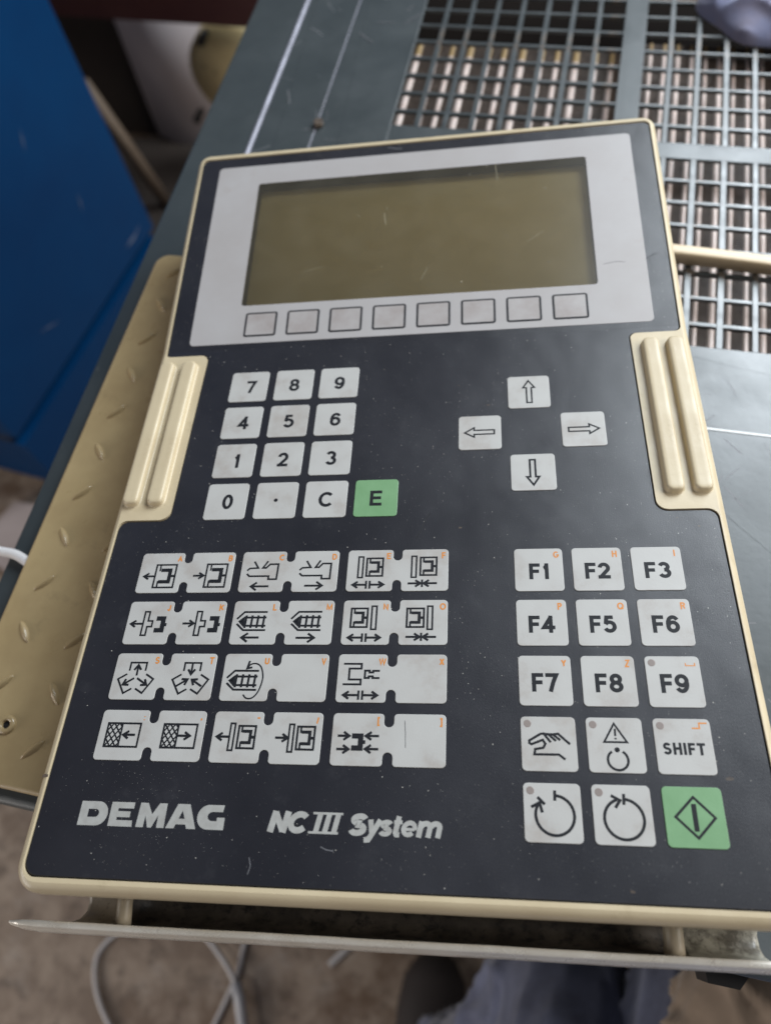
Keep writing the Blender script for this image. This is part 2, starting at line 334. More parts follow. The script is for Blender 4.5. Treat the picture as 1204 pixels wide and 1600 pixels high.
# glyphs: (width relative to cap height, strokes (points, closed, square_caps)) in a unit box of stroke centre lines
G = {
 '0': (.60, [(arc(.5, .5, .5, .5, 0, 360, 28), 1, 0)]),
 '1': (.34, [([(0, .74), (.45, .78), (.8, .90), (1, 1.05)], 0, 0), ([(1, 0), (1, 1)], 0, 1)]),
 '2': (.60, [(arc(.5, .7, .5, .3, 172, -28, 14) + [(.62, .36), (.06, .0)], 0, 0), ([(.0, 0), (1, 0)], 0, 1)]),
 '3': (.62, [(arc(.48, .755, .44, .245, 160, -88, 14), 0, 0), (arc(.5, .26, .5, .26, 90, -160, 16), 0, 0)]),
 '4': (.64, [([(.74, 0), (.74, 1)], 0, 1), ([(.70, .97), (.0, .26), (1, .26)], 0, 1)]),
 '5': (.62, [([(.9, 1), (.18, 1), (.06, .5)], 0, 0), (arc(.47, .32, .53, .32, 148, -155, 18), 0, 0)]),
 '6': (.62, [(arc(.5, .31, .5, .31, 0, 360, 22), 1, 0), (arc(.56, .5, .56, .5, 38, 188, 14), 0, 0)]),
 '7': (.60, [([(0, 1), (1, 1), (.62, .5), (.36, 0)], 0, 1)]),
 '8': (.62, [(arc(.5, .76, .43, .24, 0, 360, 20), 1, 0), (arc(.5, .26, .5, .26, 0, 360, 22), 1, 0)]),
 '9': (.62, [(arc(.5, .69, .5, .31, 0, 360, 22), 1, 0), (arc(.44, .5, .56, .5, 218, 368, 14), 0, 0)]),
 'A': (.72, [([(0, 0), (.5, 1), (1, 0)], 0, 0), ([(.2, .33), (.8, .33)], 0, 0)]),
 'B': (.62, [([(0, .0), (0, 1)], 0, 1), ([(0, 1)] + arc(.5, .76, .42, .24, 90, -90, 10) + [(0, .52)], 0, 0), ([(0, .52)] + arc(.5, .26, .5, .26, 90, -90, 10) + [(0, 0)], 0, 0)]),
 'C': (.78, [(arc(.52, .5, .52, .5, 42, 318, 26), 0, 0)]),
 'D': (.68, [([(0, 0), (0, 1)] + arc(.4, .5, .6, .5, 90, -90, 14) + [(0, 0)], 0, 0)]),
 'E': (.60, [([(0, 0), (0, 1)], 0, 1), ([(0, 1), (1, 1)], 0, 1), ([(0, .52), (.9, .52)], 0, 1), ([(0, 0), (1, 0)], 0, 1)]),
 'F': (.54, [([(0, 0), (0, 1)], 0, 1), ([(0, 1), (1, 1)], 0, 1), ([(0, .50), (.86, .50)], 0, 1)]),
 'G': (.78, [(arc(.5, .5, .5, .5, 45, 345, 26) + [(.98, .44), (.56, .44)], 0, 0)]),
 'H': (.66, [([(0, 0), (0, 1)], 0, 1), ([(1, 0), (1, 1)], 0, 1), ([(0, .52), (1, .52)], 0, 0)]),
 'I': (.02, [([(0, 0), (0, 1)], 0, 1)]),
 'J': (.48, [([(1, 1), (1, .3)] + arc(.5, .28, .5, .28, 0, -175, 10), 0, 0)]),
 'K': (.66, [([(0, 0), (0, 1)], 0, 1), ([(1, 1), (.02, .38)], 0, 0), ([(.36, .6), (1, 0)], 0, 0)]),
 'L': (.52, [([(0, 1), (0, 0), (1, 0)], 0, 1)]),
 'M': (.82, [([(0, 0), (0, 1), (.5, .1), (1, 1), (1, 0)], 0, 0)]),
 'N': (.68, [([(0, 0), (0, 1), (1, 0), (1, 1)], 0, 0)]),
 'O': (.84, [(arc(.5, .5, .5, .5, 0, 360, 28), 1, 0)]),
 'P': (.58, [([(0, 0), (0, 1)], 0, 1), ([(0, 1)] + arc(.55, .74, .45, .26, 90, -90, 10) + [(0, .48)], 0, 0)]),
 'Q': (.84, [(arc(.5, .5, .5, .5, 0, 360, 28), 1, 0), ([(.62, .3), (1, -.04)], 0, 0)]),
 'R': (.62, [([(0, 0), (0, 1)], 0, 1), ([(0, 1)] + arc(.55, .75, .43, .25, 90, -90, 10) + [(0, .5)], 0, 0), ([(.6, .5), (1, 0)], 0, 0)]),
 'S': (.64, [(arc(.5, .755, .46, .245, 20, 270, 16) + arc(.5, .255, .5, .255, 90, -160, 16)[1:], 0, 0)]),
 'T': (.64, [([(0, 1), (1, 1)], 0, 1), ([(.5, 0), (.5, 1)], 0, 1)]),
 'U': (.64, [([(0, 1), (0, .35)] + arc(.5, .33, .5, .33, 180, 360, 14) + [(1, 1)], 0, 0)]),
 'V': (.68, [([(0, 1), (.5, 0), (1, 1)], 0, 0)]),
 'W': (1.0, [([(0, 1), (.25, 0), (.5, .95), (.75, 0), (1, 1)], 0, 0)]),
 'X': (.64, [([(0, 1), (1, 0)], 0, 0), ([(0, 0), (1, 1)], 0, 0)]),
 'Y': (.66, [([(0, 1), (.5, .45), (1, 1)], 0, 0), ([(.5, .45), (.5, 0)], 0, 0)]),
 'Z': (.62, [([(0, 1), (1, 1), (0, 0), (1, 0)], 0, 0)]),
 '[': (.40, [([(1, 1.1), (0, 1.1), (0, -.1), (1, -.1)], 0, 0)]), ']': (.40, [([(0, 1.1), (1, 1.1), (1, -.1), (0, -.1)], 0, 0)]),
 ':': (.02, [([(0, .1), (0, .22)], 0, 0), ([(0, .62), (0, .74)], 0, 0)]), ',': (.08, [([(1, .55), (0, .2)], 0, 0)]),
 '-': (.55, [([(0, .75), (1, .75)], 0, 0)]), '/': (.34, [([(0, 0), (1, 1)], 0, 0)]),
}
def text(mb, s, x, y, h, sw, z, gap=None, sx=1.0, shear=0.0):   # x,y: left edge and baseline; returns the right edge
    gap = .13 * h if gap is None else gap; n = 0
    for ch in s:
        wd, st = G[ch]; W = max(0, wd * h * sx - 0)
        for pts, cl, sq in st:
            q = []
            for u, v in pts:
                yy = sw / 2 + v * (h - sw); xx = sw / 2 + u * max(0, W - (0 if wd < .05 else sw)); q.append((x + xx + shear * yy, y + yy))
            ribbon(mb, q, sw, z + n * .002, bool(cl), sw / 2 if sq else 0); n += 1
        x += (W if wd > .05 else sw) + gap
    return x - gap
def text_width(s, h, sw, gap, sx=1.0): return text(MB(), s, 0, 0, h, sw, 0, gap, sx)

# ------------------------------------------------------------------ keys
KZ = .30
key_o = rrect(-9, -9, 9, 9, 1.5)
kb = MB(); plate(kb, key_o, 0, KZ, .14)
KEY = kb.mesh('key', MM); KEY.materials.append(M_['key'])
kb = MB(); plate(kb, key_o, 0, KZ, .14); KEYG = kb.mesh('green_key', MM); KEYG.materials.append(M_['green'])
pk = rounded([(-19.7, -9, 1.5), (-1.75, -9, 1.2), (-1.75, -4.3, 1.7), (1.75, -4.3, 1.7), (1.75, -9, 1.2), (19.7, -9, 1.5),
              (19.7, 9, 1.5), (1.75, 9, 1.2), (1.75, 4.3, 1.7), (-1.75, 4.3, 1.7), (-1.75, 9, 1.2), (-19.7, 9, 1.5)], 6)
# notch corners next to the key corners turn outwards
kb = MB(); plate(kb, pk, 0, KZ, .14); PAIR = kb.mesh('paired_key', MM); PAIR.materials.append(M_['key'])
def put_key(x, y, label, me=KEY, name='key'):
    o = link(name, me, None, panel, ((x - BASE[0]) * MM, (y - BASE[1]) * MM, (0 - BASE[2]) * MM)); o['label'] = label; return o
LZ = KZ + .03
def legend(key, mb, m, name='legend'):
    return link(name, mb.mesh(name, MM), M_[m], key)
def orange(key, ch, cx=7.1, cy=6.15):
    mb = MB(); h = 2.75; sw = .54; wd = text_width(ch, h, sw, 0)
    text(mb, ch, cx - wd / 2, cy - h / 2, h, sw, LZ + .01); return legend(key, mb, 'orange', 'shift_letter')
def indicator(key):
    mb = MB(); o = arc(-6.7, 6.6, 1.3, 1.3, 0, 345, 23); mb.rings([z_(o, KZ), z_(offset(o, .1), LZ + .03)], True, False, True)
    legend(key, mb, 'led', 'indicator')
CX = [9.0, 30.45, 52.0]; CY = [-8.95, -30.5, -52.3, -74.1, -95.8]
fk = [('F1', 'G'), ('F2', 'H'), ('F3', 'I'), ('F4', 'P'), ('F5', 'Q'), ('F6', 'R'), ('F7', 'Y'), ('F8', 'Z'), ('F9', None)]
for i, (s, l) in enumerate(fk):
    k = put_key(CX[i % 3], CY[i // 3], 'pale function key printed ' + s)
    mb = MB(); h, sw, gap = 6.7, 1.42, .7; wd = text_width(s, h, sw, gap, 1.1); text(mb, s, -wd / 2, -4.1, h, sw, LZ, gap, 1.1); legend(k, mb, 'ink')
    if l: orange(k, l, 6.7, 6.3)
    else:
        mb = MB(); ribbon(mb, [(4.4, 6.6), (4.4, 5.6), (7.4, 5.6), (7.4, 6.6)], .34, LZ); legend(k, mb, 'orange', 'shift_letter'); indicator(k)
NX = [-119.3, -97.7, -76.4, -55.2]; NY = [89.3, 67.9, 46.6, 25.3]
for r, row in enumerate((('7', '8', '9'), ('4', '5', '6'), ('1', '2', '3'), ('0', '.', 'C', 'E'))):
    for c, s in enumerate(row):
        g = s == 'E'
        k = put_key(NX[c], NY[r], ('green enter key printed ' if g else 'pale number key printed ') + {'.': 'with a dot', }.get(s, s), KEYG if g else KEY, 'key')
        mb = MB()
        if s == '.': o = arc(0, 0, .85, .85, 0, 340, 17); mb.add(z_(o, LZ), [tuple(range(18))])
        else:
            h, sw = 7.4, 1.42; wd = text_width(s, h, sw, 0, 1.12 if s in 'CE' else 1.05)
            dx = {'7': 1.2, '4': .8, '1': .9, '0': .6}.get(s, .3 if not g else 0)
            text(mb, s, dx - wd / 2, -3.9, h, sw, LZ, 0, 1.12 if s in 'CE' else 1.05)
        legend(k, mb, 'ink')
# arrow keys
def block_arrow(rot):
    p = [(0, 6.4), (-2.4, 2.4), (-.95, 2.4), (-.95, -6.1), (1.2, -6.1), (1.2, 2.4), (2.6, 2.4)]
    c, s = math.cos(rot), math.sin(rot); return [(x * c - y * s, x * s + y * c) for x, y in p]
for x, y, rot, nm in ((9.0, 78.8, 0, 'up'), (-12.4, 57.3, math.pi / 2, 'left'), (30.7, 57.3, -math.pi / 2, 'right'), (9.0, 36.0, math.pi, 'down')):
    k = put_key(x, y, 'pale cursor key with an outlined arrow pointing ' + nm); mb = MB(); ribbon(mb, block_arrow(rot), .72 if nm != 'down' else .85, LZ, True); legend(k, mb, 'ink')
# lower right keys with pictograms
SW = .62
def pic(key, strokes, name='legend', m='ink'):
    mb = MB()
    for i, st in enumerate(strokes):
        pts, sw = st[0], st[1] * 1.3; ribbon(mb, pts, sw, LZ + .002 * i, len(st) > 2 and st[2])
    return legend(key, mb, m, name)
k = put_key(CX[0], CY[3], 'pale key with a grasping hand drawn in outline'); indicator(k)
pic(k, [([(5.1, -5.1), (3.1, -3.55), (-4.8, -3.6), (-4.5, -1.9), (-1.8, -1.4), (-1.1, -.1), (-1.9, 1.2), (-5.6, -.3), (-6.3, .1), (-6.3, .9), (-2.5, 3.2), (-1.5, 3.3), (.7, .4)], SW),
        ([(-1.5, 3.2), (.0, 3.1), (2.4, .9)], SW), ([(.0, 3.1), (1.5, 3.05), (3.8, 1.2)], SW), ([(1.5, 3.05), (3.2, 3.3), (6.9, -.1)], SW)])
k = put_key(CX[1], CY[3], 'pale key with a warning triangle above an open ring'); indicator(k)
pic(k, [([(0.1, 7.0), (-3.5, .9), (3.8, .9)], .5, True), ([(.25, 5.3), (.2, 2.9)], .5), ([(.2, 2.3), (.2, 1.75)], .5), (arc(.35, -4.9, 3.2, 3.2, 58, -238, 30), SW), (arc(.35, -1.6, .35, .35, 0, 360, 10), .75, True)])
k = put_key(CX[2], CY[3], 'pale key printed SHIFT'); indicator(k)
mb = MB(); wd = text_width('SHIFT', 3.9, .86, .56, 1.04); text(mb, 'SHIFT', -.1 - wd / 2, -2.8, 3.9, .86, LZ, .56, 1.04); legend(k, mb, 'ink')
pic(k, [([(3.2, 5.9), (5.6, 5.9), (5.6, 7.6), (8.1, 7.6)], .36)], 'shift_letter', 'orange')
k = put_key(CX[0], CY[4], 'pale key with an interrupted circular arrow'); indicator(k)
pic(k, [(arc(.7, -.8, 6.0, 6.0, 88, -220, 44), .72), ([(1.0, 6.8), (.9, 3.6)], .72), ([(-4.5, 4.6), (-2.3, 2.4)], .72), ([(-6.6, 1.5), (-3.9, 2.9), (-3.2, -.1)], .72)])
k = put_key(CX[1], CY[4], 'pale key with a closed circular arrow'); indicator(k)
pic(k, [(arc(.4, -1.3, 6.0, 6.0, 84, -252, 48), .72), ([(.9, 6.3), (.7, 3.0)], .72), ([(-3.1, 5.7), (-.4, 4.3), (-2.0, 2.0)], .72)])
k = put_key(CX[2], CY[4], 'green start key with an upright bar in a diamond', KEYG)
pic(k, [([(.3, 5.9), (6.1, -.1), (.3, -6.1), (-5.7, -.1)], .62, True), ([(.1, 3.9), (.1, -4.2)], 1.15)])
# paired keys
def mould(x, rev=False, y0=-6.6, y1=3.6, w_=8.4, dx=0):   # square frame with a half mould in it
    a, b = x, x + w_; m = (y0 + y1) / 2; t = .58
    st = [([(a, y0), (b, y0), (b, y1), (a, y1)], t, True), ([(a + w_ * .20, y1), (a + w_ * .20, y1 - (y1 - y0) * .24 - .4)], t * .9), ([(a + w_ * .20, y0 + (y1 - y0) * .25 + .4), (a + w_ * .20, y0)], t * .9),
          ([(a + w_ * .26, y1 - (y1 - y0) * .24), (b - w_ * .27, y1 - (y1 - y0) * .24), (b - w_ * .27, y0 + (y1 - y0) * .25), (a + w_ * .22, y0 + (y1 - y0) * .25)], .15 * w_ - .06),
          ([(b - w_ * .27, m), (b, m)], .8)]
    return st
def arrow(x0, x1, y, hd=2.0, hh=1.35, sw=.66):            # shaft from x0 to x1, head at x1
    s = 1 if x1 > x0 else -1
    return [([(x0, y), (x1 - s * .3, y)], sw), ([(x1 - s * hd, y + hh), (x1, y), (x1 - s * hd, y - hh)], sw)]
def gates(out, y=-6.2, lx=-6.4, rx=5.6, c=-.4):
    if out: return arrow(c - .7, lx, y) + [([(c - .7, y + 1.7), (c - .7, y - 1.7)], .6), ([(c + .7, y + 1.7), (c + .7, y - 1.7)], .6)] + arrow(c + .7, rx, y)
    return arrow(lx, c - .6, y) + [([(c, y + 1.6), (c, y - 1.6)], .6)] + arrow(rx - .4, c + .6, y)
def halfmould():
    return [([(3.0, 1.7), (5.9, 1.7), (5.9, -3.2), (2.8, -3.2)], 1.45), ([(5.9, -.9), (7.5, -.9)], 1.0)]
def ejector(): return [([(-2.2, 4.6), (-.3, 4.6), (-.3, .7), (1.55, .7), (1.55, -1.7), (-.3, -1.7), (-.3, -5.3), (-2.2, -5.3)], .55, True)]
def screw():
    s = [([(-7.2, 1.4), (-4.5, 4.3), (4.6, 4.3)], .6), ([(-7.0, -.6), (-4.1, -3.2), (4.6, -3.2)], .6), ([(4.4, 2.0), (-4.2, 2.0), (-6.0, .4), (-4.2, -1.4), (4.4, -1.4)], .62),
         ([(-5.6, .4), (-4.6, 1.3), (-4.6, -.6)], .9, True)]
    for i in range(4): x = -3.6 + 2.35 * i; s += [([(x + .1, 2.9), (x - .1, -2.3)], .66)]
    return s
def nozzle():
    return [([(-6.4, .5), (-5.4, 1.5), (-2.0, 1.65), (-3.9, 4.6)], .58), ([(1.7, 4.7), (-.1, 1.65), (1.3, 1.65), (2.7, 3.3), (6.1, 3.3), (6.0, -3.4), (2.7, -3.4), (2.7, -2.0), (-5.2, -2.0), (-6.3, -.9)], .58)]
def carousel(out):
    s = [([(-3.0, 2.1), (-3.0, 5.3), (3.3, 5.3), (3.3, 2.1)], .55), ([(-3.6, .8), (-6.8, -1.2), (-3.5, -6.6), (-.6, -4.8)], .55), ([(3.9, .8), (7.1, -1.1), (3.8, -6.5), (.8, -4.8)], .55)]
    if out: P = [((.2, .2), (.1, 4.3)), ((-.5, -.8), (-4.4, -3.3)), ((.7, -.8), (4.8, -3.3))]
    else: P = [((0, 5.2), (0, .9)), ((-5.0, -3.8), (-.9, -1.1)), ((4.9, -3.7), (.8, -1.2))]
    for a, b in P:
        a, b = Vector(a), Vector(b); d = (b - a).normalized(); n = Vector((-d.y, d.x)); s += [([tuple(a), tuple(b - d * .3)], .6), ([tuple(b - d * 1.9 + n * 1.35), tuple(b), tuple(b - d * 1.9 - n * 1.35)], .66)]
    return s
def hatched(dx, right):
    s = [([(-6.0 + dx, -4.25), (6.4 + dx, -4.25), (6.4 + dx, 4.1), (-6.0 + dx, 4.1)], .55, True), ([(-.55 + dx, -4.2), (-.55 + dx, 4.1)], .5)]
    def clip(p, q):                                        # clip a diagonal to the hatched half
        x0, x1, y0, y1 = -6.0, -.55, -4.2, 4.1; t0, t1 = 0., 1.; dxx, dy = q[0] - p[0], q[1] - p[1]
        for pp, qq in ((-dxx, p[0] - x0), (dxx, x1 - p[0]), (-dy, p[1] - y0), (dy, y1 - p[1])):
            r = qq / pp
            if pp < 0: t0 = max(t0, r)
            else: t1 = min(t1, r)
        return ([(p[0] + dxx * t0 + dx, p[1] + dy * t0), (p[0] + dxx * t1 + dx, p[1] + dy * t1)] if t0 < t1 - .02 else None)
    for i in range(-7, 8):
        for sg in (1, -1):
            c = clip((-9.3 + i * 2.1, -6 * 1.0), (-9.3 + i * 2.1 + 12 * .75, 6.0)) if sg > 0 else clip((-9.3 + i * 2.1, 6.0), (-9.3 + i * 2.1 + 12 * .75, -6.0))
            if c: s.append((c, .42))
    return s + (arrow(-.5 + dx + (.0 if right else 0), 4.8 + dx - .6, 0) if right else arrow(5.0 + dx, .5 + dx, 0))
def corepull(): return [([(-6.9, 5.3), (-.35, 5.3), (-.35, 3.5), (-4.7, 3.5), (-4.7, -.6), (-.35, -.6), (-.35, -2.4), (-6.8, -2.4)], .58),
        ([(6.4, 2.7), (4.0, 2.7), (4.0, 2.1), (2.7, 2.1), (2.7, 2.75), (1.05, 2.75), (1.05, 0), (2.5, 0), (2.5, .6), (3.9, .6), (3.9, 0), (6.4, 0)], .58)] + gates(True, -6.35, -6.3, 5.9, -.1)
def bar(x0, x1, y0, y1): return [([(x0, y0), (x1, y0), (x1, y1), (x0, y1)], .52, True)]
def swirl():
    c = [(-.1, -6.6), (1.0, -7.8), (2.5, -8.1), (4.0, -7.4), (5.3, -5.6), (6.1, -3.0), (6.4, -.5), (6.1, 1.6), (5.3, 3.7), (4.0, 4.9), (2.4, 5.2), (1.0, 4.7), (.2, 3.6)]
    c = [Vector(p) for p in c]; q = []
    for i in range(len(c) - 1):
        p0, p1, p2, p3 = c[max(i - 1, 0)], c[i], c[i + 1], c[min(i + 2, len(c) - 1)]
        for j in range(4):
            t = j / 4; q.append(tuple(.5 * ((2 * p1) + (p2 - p0) * t + (2 * p0 - 5 * p1 + 4 * p2 - p3) * t * t + (3 * p1 - p0 - 3 * p2 + p3) * t ** 3)))
    q.append(tuple(c[-1])); sc = lambda st: [(([(x, y * .96 - 1.75) for x, y in s[0]],) + tuple(s[1:])) for s in st]
    return sc(screw()) + [(q, .42), ([(.6, 6.2), (.0, 3.3), (1.9, 3.7)], .6)]
PAIRS = [
 [('A', mould(-2.0) + arrow(-2.1, -6.6, -1.55), 'B', mould(-2.0) + arrow(-7.3, -2.9, -1.5), 'arrows moving a mould half away and back'),
  ('C', nozzle() + arrow(3.3, -3.9, -6.5, 2.3, 1.7), 'D', nozzle() + arrow(-3.8, 3.2, -6.4, 2.3, 1.7), 'feed throat and arrows left and right'),
  ('E', bar(-4.6, -2.8, -3.1, 6.0) + mould(-1.3, y0=-2.45, y1=5.3, w_=6.3) + gates(True), 'F', bar(-5.1, -3.3, -3.2, 6.0) + mould(-1.7, y0=-2.3, y1=5.4, w_=6.2) + gates(False, -5.8, -6.4, 5.2, -.9), 'plate left of a mould, opening and closing')],
 [('J', ejector() + arrow(-2.4, -7.2, -.5) + halfmould(), 'K', ejector() + arrow(-7.5, -2.9, -.4) + [([(x + .2, y) for x, y in s[0]],) + tuple(s[1:]) for s in halfmould()], 'ejector beside a mould half'),
  ('L', screw() + arrow(2.5, -4.3, -6.2, 2.4, 1.75), 'M', screw() + arrow(-4.6, 2.4, -6.3, 2.4, 1.75), 'injection screw with arrows left and right'),
  ('N', mould(-5.8, y0=-2.0, y1=5.6, w_=6.2) + bar(2.0, 3.8, -2.9, 6.5) + gates(True), 'O', mould(-6.1, y0=-2.0, y1=5.5, w_=6.3) + bar(1.6, 3.4, -2.9, 6.4) + gates(False, -5.9, -6.3, 5.3, -.6), 'plate right of a mould, opening and closing')],
 [('S', carousel(True), 'T', carousel(False), 'three mould faces with arrows out and in'),
  ('U', swirl(), 'V', [], 'rotating screw beside a blank half'),
  ('W', corepull(), 'X', [], 'core and cavity outlines beside a blank half')],
 [(':', hatched(0, False), ',', hatched(-.1, True), 'half hatched boxes with arrows'),
  ('-', bar(-2.6, -1.0, -4.7, 4.75) + mould(.5, y0=-3.9, y1=3.9, w_=6.1) + arrow(-2.7, -7.2, 0), '/', bar(-2.6, -1.0, -4.8, 4.75) + mould(.4, y0=-3.9, y1=4.0, w_=6.1) + arrow(-7.4, -2.9, 0), 'arrows beside a plate and mould'),
  ('[', [([(-1.9, 1.1), (1.2, 1.1), (1.2, -3.0), (-1.9, -3.0)], 1.4), ([(1.2, -.95), (2.9, -.95)], 1.0)] + arrow(-6.9, -2.8, 1.1) + arrow(7.5, 2.9, 1.2) + arrow(-7.0, -2.8, -3.45) + arrow(7.5, 2.9, -3.25), ']', [], 'four arrows squeezing a bracket beside a blank half')]]
PX = [-130.5, -87.8, -44.75]; PY = [-8.5, -30.3, -52.0, -73.9]
for r in range(4):
    for c in range(3):
        l1, p1, l2, p2, desc = PAIRS[r][c]
        k = put_key(PX[c], PY[r], 'pale paired key with ' + desc, PAIR, 'paired_key')
        for sx, l, p in ((-10.7, l1, p1), (10.7, l2, p2)):
            if p: pic(k, [([(x + sx, y) for x, y in s[0]],) + tuple(s[1:]) for s in p])
            orange(k, l, sx + 7.2, 6.25)
# soft keys under the display
for i in range(8):
    cx, cy = -119.0 + 21.32 * i, 128.55
    o = rrect(-8.15, -7.35, 8.15, 7.35, 1.3); mb = MB(); plate(mb, offset(o, .9), 0, .14, .06)
    org = bend(cx, cy, .12)
    k = link('soft_key', mb.mesh('soft_key', MM), M_['softkey'], panel, tuple((org[j] - BASE[j]) * MM for j in range(3))); k.rotation_euler = (TILT, 0, 0)
    mb = MB(); mb.rings([z_(o, .0), z_(offset(o, .15), .17), z_(offset(o, .98), .17), z_(offset(o, 1.08), .0)], True, smooth=False)
    legend(k, mb, 'ink', 'outline')
# grips: two raised ribs on each side
for side, xs in (('left', (-161.6, -150.6)), ('right', (62.8, 73.4))):
    for cx in xs:
        mb = MB(); rs = []
        for d, z in ((-.5, -.02), (-.05, .1), (.1, .5), (.2, 1.7), (.42, 2.45), (.85, 2.85), (1.4, 2.98), (2.4, 3.02)):
            rs.append(z_(offset(rrect(cx - 3.75, 23.4, cx + 3.75, 105.4, 3.0, 8), d), z + .55))
        mb.rings(rs, True, False, True, True); o = part('grip_rib', mb, 'housing', org=(cx, 64, .55))
# lettering
def polys(mb, plist, z):
    for o, hs in plist: holed(mb, o, hs, z)
b_, t_ = -104.6, -96.8
plist = [
 ([(-149.9, b_), (-143.6, b_)] + [(x, y) for x, y in arc(-143.6, -100.7, 3.9, 3.9, -90, 90, 16)] + [(-149.9, t_)], [[(-146.9, -99.3)] + arc(-144.2, -100.6, 1.3, 1.3, 90, -90, 8) + [(-146.9, -101.9)]]),
 ([(-138.9, b_), (-130.2, b_), (-130.5, b_ + 2.0), (-136.2, b_ + 2.0), (-136.2, b_ + 2.95), (-131.6, b_ + 2.95), (-131.6, b_ + 4.85), (-136.2, b_ + 4.85), (-136.2, b_ + 5.8), (-130.7, b_ + 5.8), (-130.6, t_), (-138.9, t_)], []),
 ([(-128.9, b_), (-126.2, b_), (-126.1, -100.8), (-124.7, b_), (-123.3, b_), (-121.6, -100.7), (-121.5, b_), (-118.9, b_), (-119.0, t_), (-121.7, t_), (-123.8, -100.4), (-125.8, t_), (-128.5, t_)], []),
 ([(-118.3, b_), (-115.4, b_), (-114.9, -103.3), (-111.5, -103.3), (-111.0, b_), (-107.8, b_), (-110.9, t_), (-115.2, t_)], [[(-114.2, -101.5), (-113.2, -98.9), (-112.1, -101.5)]]),
 ([(-98.2, b_), (-98.2, -100.75), (-100.9, -100.75), (-100.9, -101.9), (-102.6, -101.9)] + arc(-102.6, -100.45, 1.6, 1.45, -90, -270, 10)[1:] + [(-99.1, -99.0), (-98.8, t_)] + arc(-103.9, -100.7, 3.9, 3.9, 90, 270, 16), [])]
mb = MB(); polys(mb, plist, .02); lt = part('maker_lettering', mb, 'pale_ink', org=(-124, -100.7, 0)); lt['label'] = 'wide heavy pale lettering DEMAG'
mb = MB(); sh = .215; sw = 1.95
def sk(pts, x0, y0=b_): return [(x0 + x + sh * y, y0 + y) for x, y in pts]
zz = [.02]
def rb(pts, x0, s=sw, cl=False, cap=0): zz[0] += .0015; ribbon(mb, sk(pts, x0), s * (1.12 if s > 1 else 1), zz[0], cl, cap)
rb([(.85, 0), (.85, 6.6)], -83.1); rb([(.85, 6.2), (5.0, .4)], -83.1, 1.8); rb([(5.1, 0), (5.1, 6.6)], -83.1)
rb([(x + 3.5, y + 3.3) for x, y in arc(0, 0, 2.65, 2.5, 40, 322, 24)], -77.0, 1.75)
for i in range(3): rb([(1.9 + i * 3.0, .3), (1.9 + i * 3.0, 6.3)], -69.0, 1.55)
rb([(0, .35), (10.0, .35)], -69.6, .72); rb([(0, 6.3), (10.0, 6.3)], -69.6, .72)
rb([(x, y) for x, y in arc(2.9, 4.75, 1.9, 1.05, 15, 270, 14) + arc(2.9, 1.9, 2.05, 1.2, 90, -165, 14)], -56.6, 1.65)
rb([(.9, 4.9), (2.5, .3)], -51.0, 1.5); rb([(4.1, 4.9), (2.3, .2), (1.7, -1.2), (.3, -1.35)], -51.0, 1.5)
rb([(x, y) for x, y in arc(2.1, 3.55, 1.35, .75, 15, 270, 12) + arc(2.1, 1.5, 1.45, .85, 90, -165, 12)], -46.6, 1.3)
rb([(1.3, 6.2), (1.3, 1.2), (1.7, .65), (2.7, .6)], -42.4, 1.5); rb([(0.1, 4.35), (2.8, 4.35)], -42.4, 1.1)
rb([(4.3, 2.2)] + [(x, y) for x, y in arc(2.5, 2.5, 1.8, 1.8, 0, 318, 22)], -39.5, 1.3); rb([(.8, 2.3), (4.3, 2.3)], -39.5, .9)
rb([(.75, 0), (.75, 4.9)], -34.2, 1.55); rb([(.75, 3.0)] + arc(2.35, 3.0, 1.45, 1.25, 160, 0, 8) + [(3.8, 0)], -34.2, 1.5); rb([(3.8, 3.0)] + arc(5.45, 3.0, 1.45, 1.25, 160, 0, 8) + [(6.9, 0)], -34.2, 1.5)
lt = part('system_lettering', mb, 'pale_ink', org=(-54, -101, 0)); lt['label'] = 'slanted pale lettering NC III System'
# crumbs of swarf and dust lying on the membrane
mb = MB()
def crumb(x, y, r, z=0.0):
    vs = [(x + r * random.uniform(.6, 1.3) * math.cos(a), y + r * random.uniform(.6, 1.3) * math.sin(a), z) for a in (0, 2.1, 4.2)] + [(x, y, z + r * random.uniform(.4, 1.0))]
    vs = [bend(*v) for v in vs]; mb.add(vs, [(0, 1, 3), (1, 2, 3), (2, 0, 3)])
for i in range(3200):
    if i % 3: x, y = random.uniform(-160, 72), random.uniform(-118, 112)
    else:
        cx, cy, sg = random.choice([(-125, -95, 18), (-115, -112, 16), (-60, -108, 22), (-132, -90, 10), (-98, -62, 10), (20, -110, 20), (-70, 20, 25), (60, 60, 12), (-10, 40, 25)])
        x, y = random.gauss(cx, sg), random.gauss(cy, sg * .5)
    if not (-162 < x < 74 and -118 < y < 112) or (y > 15 and (x < -143 or x > 55)): continue
    crumb(x, y, random.choice([.035, .04, .05, .06, .075, .10]) * random.uniform(.7, 1.2), KZ - .05 if random.random() < .0 else 0)
sw_ = part('dust_crumbs', mb, 'dust'); sw_['kind'] = 'stuff'
